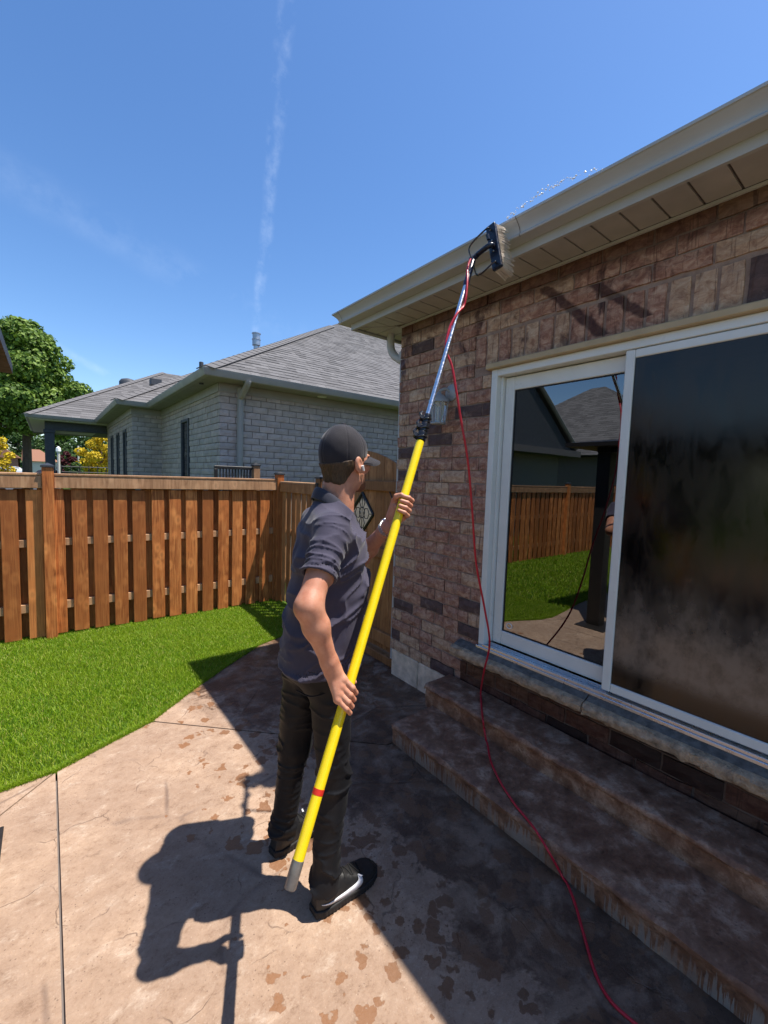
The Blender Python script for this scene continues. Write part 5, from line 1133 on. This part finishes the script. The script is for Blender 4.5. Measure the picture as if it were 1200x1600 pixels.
tag(shoe((.772, 1.335), math.radians(2), -1, 'r'), 'black sneaker with a white curved stripe'); shoe((.752, 1.672), math.radians(10), 1, 'l')
# ---- watch on the left wrist
ax = (wL - L_EL) / np.linalg.norm(wL - L_EL); wc = wL - ax * .012; s1 = np.cross(ax, (0, 0, 1)); s1 /= np.linalg.norm(s1); s2 = np.cross(ax, s1); wt = MB()
for k in range(22):
    q = 2 * math.pi * k / 22; c = wc + (math.cos(q) * s1 + math.sin(q) * s2) * .0325; tg = -math.sin(q) * s1 + math.cos(q) * s2; nr = math.cos(q) * s1 + math.sin(q) * s2
    for s in (-1, 0, 1):
        cc = c + ax * s * .0068; o = len(wt.v); wt.v += [tuple(cc + ax * a * .0031 + tg * b * .0040 + nr * d * .0018) for a in (-1, 1) for b in (-1, 1) for d in (-1, 1)]
        wt.f += [tuple(o + i for i in f_) for f_ in ((0, 1, 3, 2), (4, 6, 7, 5), (0, 4, 5, 1), (2, 3, 7, 6), (0, 2, 6, 4), (1, 5, 7, 3))]
wo_ = wt.obj('watch', 'steel_watch', man); nr = -s2 if s2[2] < 0 else s2
MB().lathe([(.017, 0), (.018, .003), (.017, .008), (.014, .0095)], wc + nr * .030, nr, 20).obj('watch_case', 'steel_watch', wo_, smooth=True)

# ---------------------------------------------------------------- water-fed pole
pol = empty('cleaning_pole', tuple(PT), 'long yellow telescopic cleaning pole with silver upper section, held by the person', 'cleaning pole')
zc0, zc1 = 1.838, 1.955
MB().tube([PT + PU * .075, pole_at(zc0)], RP, 20).obj('outer_tube', 'pole_yellow', pol, smooth=True)
MB().tube([PT, PT + PU * .004, PT + PU * .0748], [.0165, .0185, .0185], 20).obj('end_plug', 'clear_plug', pol, smooth=True)
MB().tube([PT + PU * .250, PT + PU * .268], RP + .0006, 20).obj('red_band', 'tape_red', pol, smooth=True)
e1, e2 = frame(pole_at(1.9))
for k in range(3):
    z = zc0 + .004 + k * .040; r = .0205 - k * .0022; a = pole_at(z); c = MB(); c.lathe([(r * .9, 0), (r, .003), (r, .012), (r * .94, .016), (r * .94, .026), (r, .030), (r * .9, .042)], a, PU, 18); cl = c.obj('clamp', 'clamp_black', pol, smooth=True)
    q = a + PU * .02 + e1 * (r + .006); lv = MB(); lv.tube([q - e2 * .012, q + e2 * .012], .0095, 10); lv.tube([q + PU * .002, q + e1 * .010 + PU * .018, q + e1 * .004 + PU * .034], [.008, .0075, .004], 8); lv.obj('clamp_lever', 'clamp_black', cl, smooth=True)
    rb = MB(); hh = np.linspace(0, 1, 14); rb.tube([a + PU * (.004 + .034 * t) + (math.cos(t * 5.5) * e1 + math.sin(t * 5.5) * e2) * (r + .001) for t in hh], .004, 6); rb.obj('clamp_rib', 'clamp_black', cl, smooth=True)
MB().tube([pole_at(zc1), pole_at(2.69)], .0112, 16).obj('inner_tube', 'pole_aluminium', pol, smooth=True)
MB().tube([pole_at(2.64), pole_at(2.655), pole_at(2.80), pole_at(2.81)], [.0125, .0145, .0145, .012], 14).obj('socket', 'brush_block', pol, smooth=True)
# brush head: block, bristles, gooseneck and water jets
bt, bb = onx(767, 352, 1.80), onx(778, 420, 1.80); bu = (bt - bb) / np.linalg.norm(bt - bb); bl = np.linalg.norm(bt - bb)
bn = v3(.93, .10, .12); bn -= bu * (bn @ bu); bn /= np.linalg.norm(bn); bs = np.cross(bu, bn)
bc = (bt + bb) / 2
blk = MB(); o = 0
blk.v = [tuple(bc + bu * a * bl / 2 + bs * b * .027 + bn * c * .011) for a in (-1, 1) for b in (-1, 1) for c in (-1, 1)]; blk.f = [(0, 1, 3, 2), (4, 6, 7, 5), (0, 4, 5, 1), (2, 3, 7, 6), (0, 2, 6, 4), (1, 5, 7, 3)]
bro = blk.obj('brush_block', 'brush_block', pol); bv_ = bro.modifiers.new('b', 'BEVEL'); bv_.width = .006; bv_.segments = 2
br = MB(); r = random.Random(4)
for i in range(34):
    for j in range(9):
        s = (i / 33 - .5) * bl * .96; t_ = (j / 8 - .5) * .046; p = bc + bu * s + bs * t_ + bn * .012; fl = (i / 33 - .5) * .035; e = p + bn * r.uniform(.080, .094) + bu * (fl + r.gauss(0, .006)) + bs * (t_ * .3 + r.gauss(0, .006)); br.tube([p, p * .5 + e * .5 + bu * r.gauss(0, .002), e], [.0024, .0021, .0016], 4, False)
tag(br.obj('bristles', 'bristle', bro), kind='stuff')
pe = pole_at(2.80); gn = MB(); gn.tube(smooth_path([pe, pe + PU * .03 + bn * .006, bc - bn * .05 - bu * .015, bc - bn * .010], 5), [.013] * 16, 10); gn.tube([pe + PU * .02 - bs * .02, pe + PU * .02 + bs * .02], .014, 10); gn.tube([bc - bn * .045 + bu * .02, bc - bn * .05 + bu * .045], .009, 8); gn.obj('gooseneck', 'brush_block', pol, smooth=True)
jt = MB(); jt.tube(smooth_path([pe + PU * .0, pe - bn * .012 + bu * .07, bc - bn * .055 + bu * bl * .30, bc - bn * .012 + bu * bl * .38], 6), .0042, 6); jt.tube(smooth_path([pe + PU * -.02 + bn * .01, pe + bn * .03 - bu * .07, bc - bn * .03 - bu * bl * .40, bc - bn * .012 - bu * bl * .40], 6), .0042, 6); jt.obj('jet_hose', 'clamp_black', pol, smooth=True)
jn = MB()
for s in (-.36, -.12, .12, .36): jn.lathe([(.004, 0), (.004, .004), (.002, .006)], bc + bu * bl * s - bn * .0135 + bs * .0, -bn, 8)
jn.obj('screw', 'galvanised', bro)
# ---------------------------------------------------------------- red supply hose
hp = [pole_at(2.80) - bn * .02, pole_at(2.74) + e1 * .016 + e2 * .010, pole_at(2.66) + e2 * .019, pole_at(2.58) - e1 * .016 + e2 * .008, pole_at(2.53) - e1 * .018 - e2 * .004, pole_at(2.47) + e2 * .017, pole_at(2.40) + e1 * .016 + e2 * .008, pole_at(2.345) + e1 * .016 - e2 * .004, pole_at(2.29) + e1 * .004 - e2 * .016]
for u, v, x in ((706, 572, 1.50), (713, 612, 1.52), (720, 655, 1.55), (731, 720, 1.60), (738, 800, 1.67), (744, 880, 1.76), (757, 950, 1.86), (765, 1005, 1.96), (756, 1050, 2.06)): hp.append(onx(u, v, x))
rh = .0055
for u, v, z in ((751, 1085, .27 + rh), (753, 1112, .27 + rh), (755, 1128, .27 + rh)): hp.append(onz(u, v, z))
for u, v, x in ((756, 1136, 2.026), (758, 1147, 2.018), (761, 1166, 2.010)): hp.append(onx(u, v, x))
for u, v in ((767, 1190), (782, 1222), (804, 1256), (822, 1278)): hp.append(onz(u, v, .137 + rh))
for u, v, x in ((834, 1293, 1.674), (845, 1310, 1.668), (857, 1330, 1.660)): hp.append(onx(u, v, x))
for u, v in ((880, 1372), (896, 1405), (912, 1460), (930, 1520), (955, 1565), (1000, 1606), (1080, 1680)): hp.append(onz(u, v, rh))
hp += [v3(1.5, .3, rh), v3(1.2, -.4, rh), v3(.4, -1.0, rh)]
hp = smooth_path(hp, 7)
for q in hp:                                   # rest on whatever is underneath
    q[2] = max(q[2], rh + (0 if q[0] < 1.70 else .137 if q[0] < 2.05 else .27))
hs = MB().tube(hp, rh, 10).obj('water_hose', 'hose_red', None, smooth=True)
tag(hs, 'thin red water hose hanging from the pole and trailing down the steps', 'hose')
# ---------------------------------------------------------------- spray thrown up over the gutter
sp = MB(); r = random.Random(9)
for i in range(150):
    t = r.random() ** 1.2; u = 792 + 150 * t; v = 342 - 78 * t - 14 * math.sin(math.pi * t) + r.gauss(0, 2.6); c = onx(u, v, 1.86 + r.gauss(0, .02)); q = r.choice((.0009, .0012, .0018, .0026, .0036)); d = v3(r.gauss(0, .3), -1, .35 * (1 - 2 * t)); d /= np.linalg.norm(d)
    sp.lathe([(q * .2, -q * 1.6), (q, -q * .3), (q * .9, q * .6), (q * .2, q * 1.2)], c, d, 6)
tag(sp.obj('water_spray', 'water_drop', None), 'fine white water droplets flying above the gutter edge', 'water drops', kind='stuff')
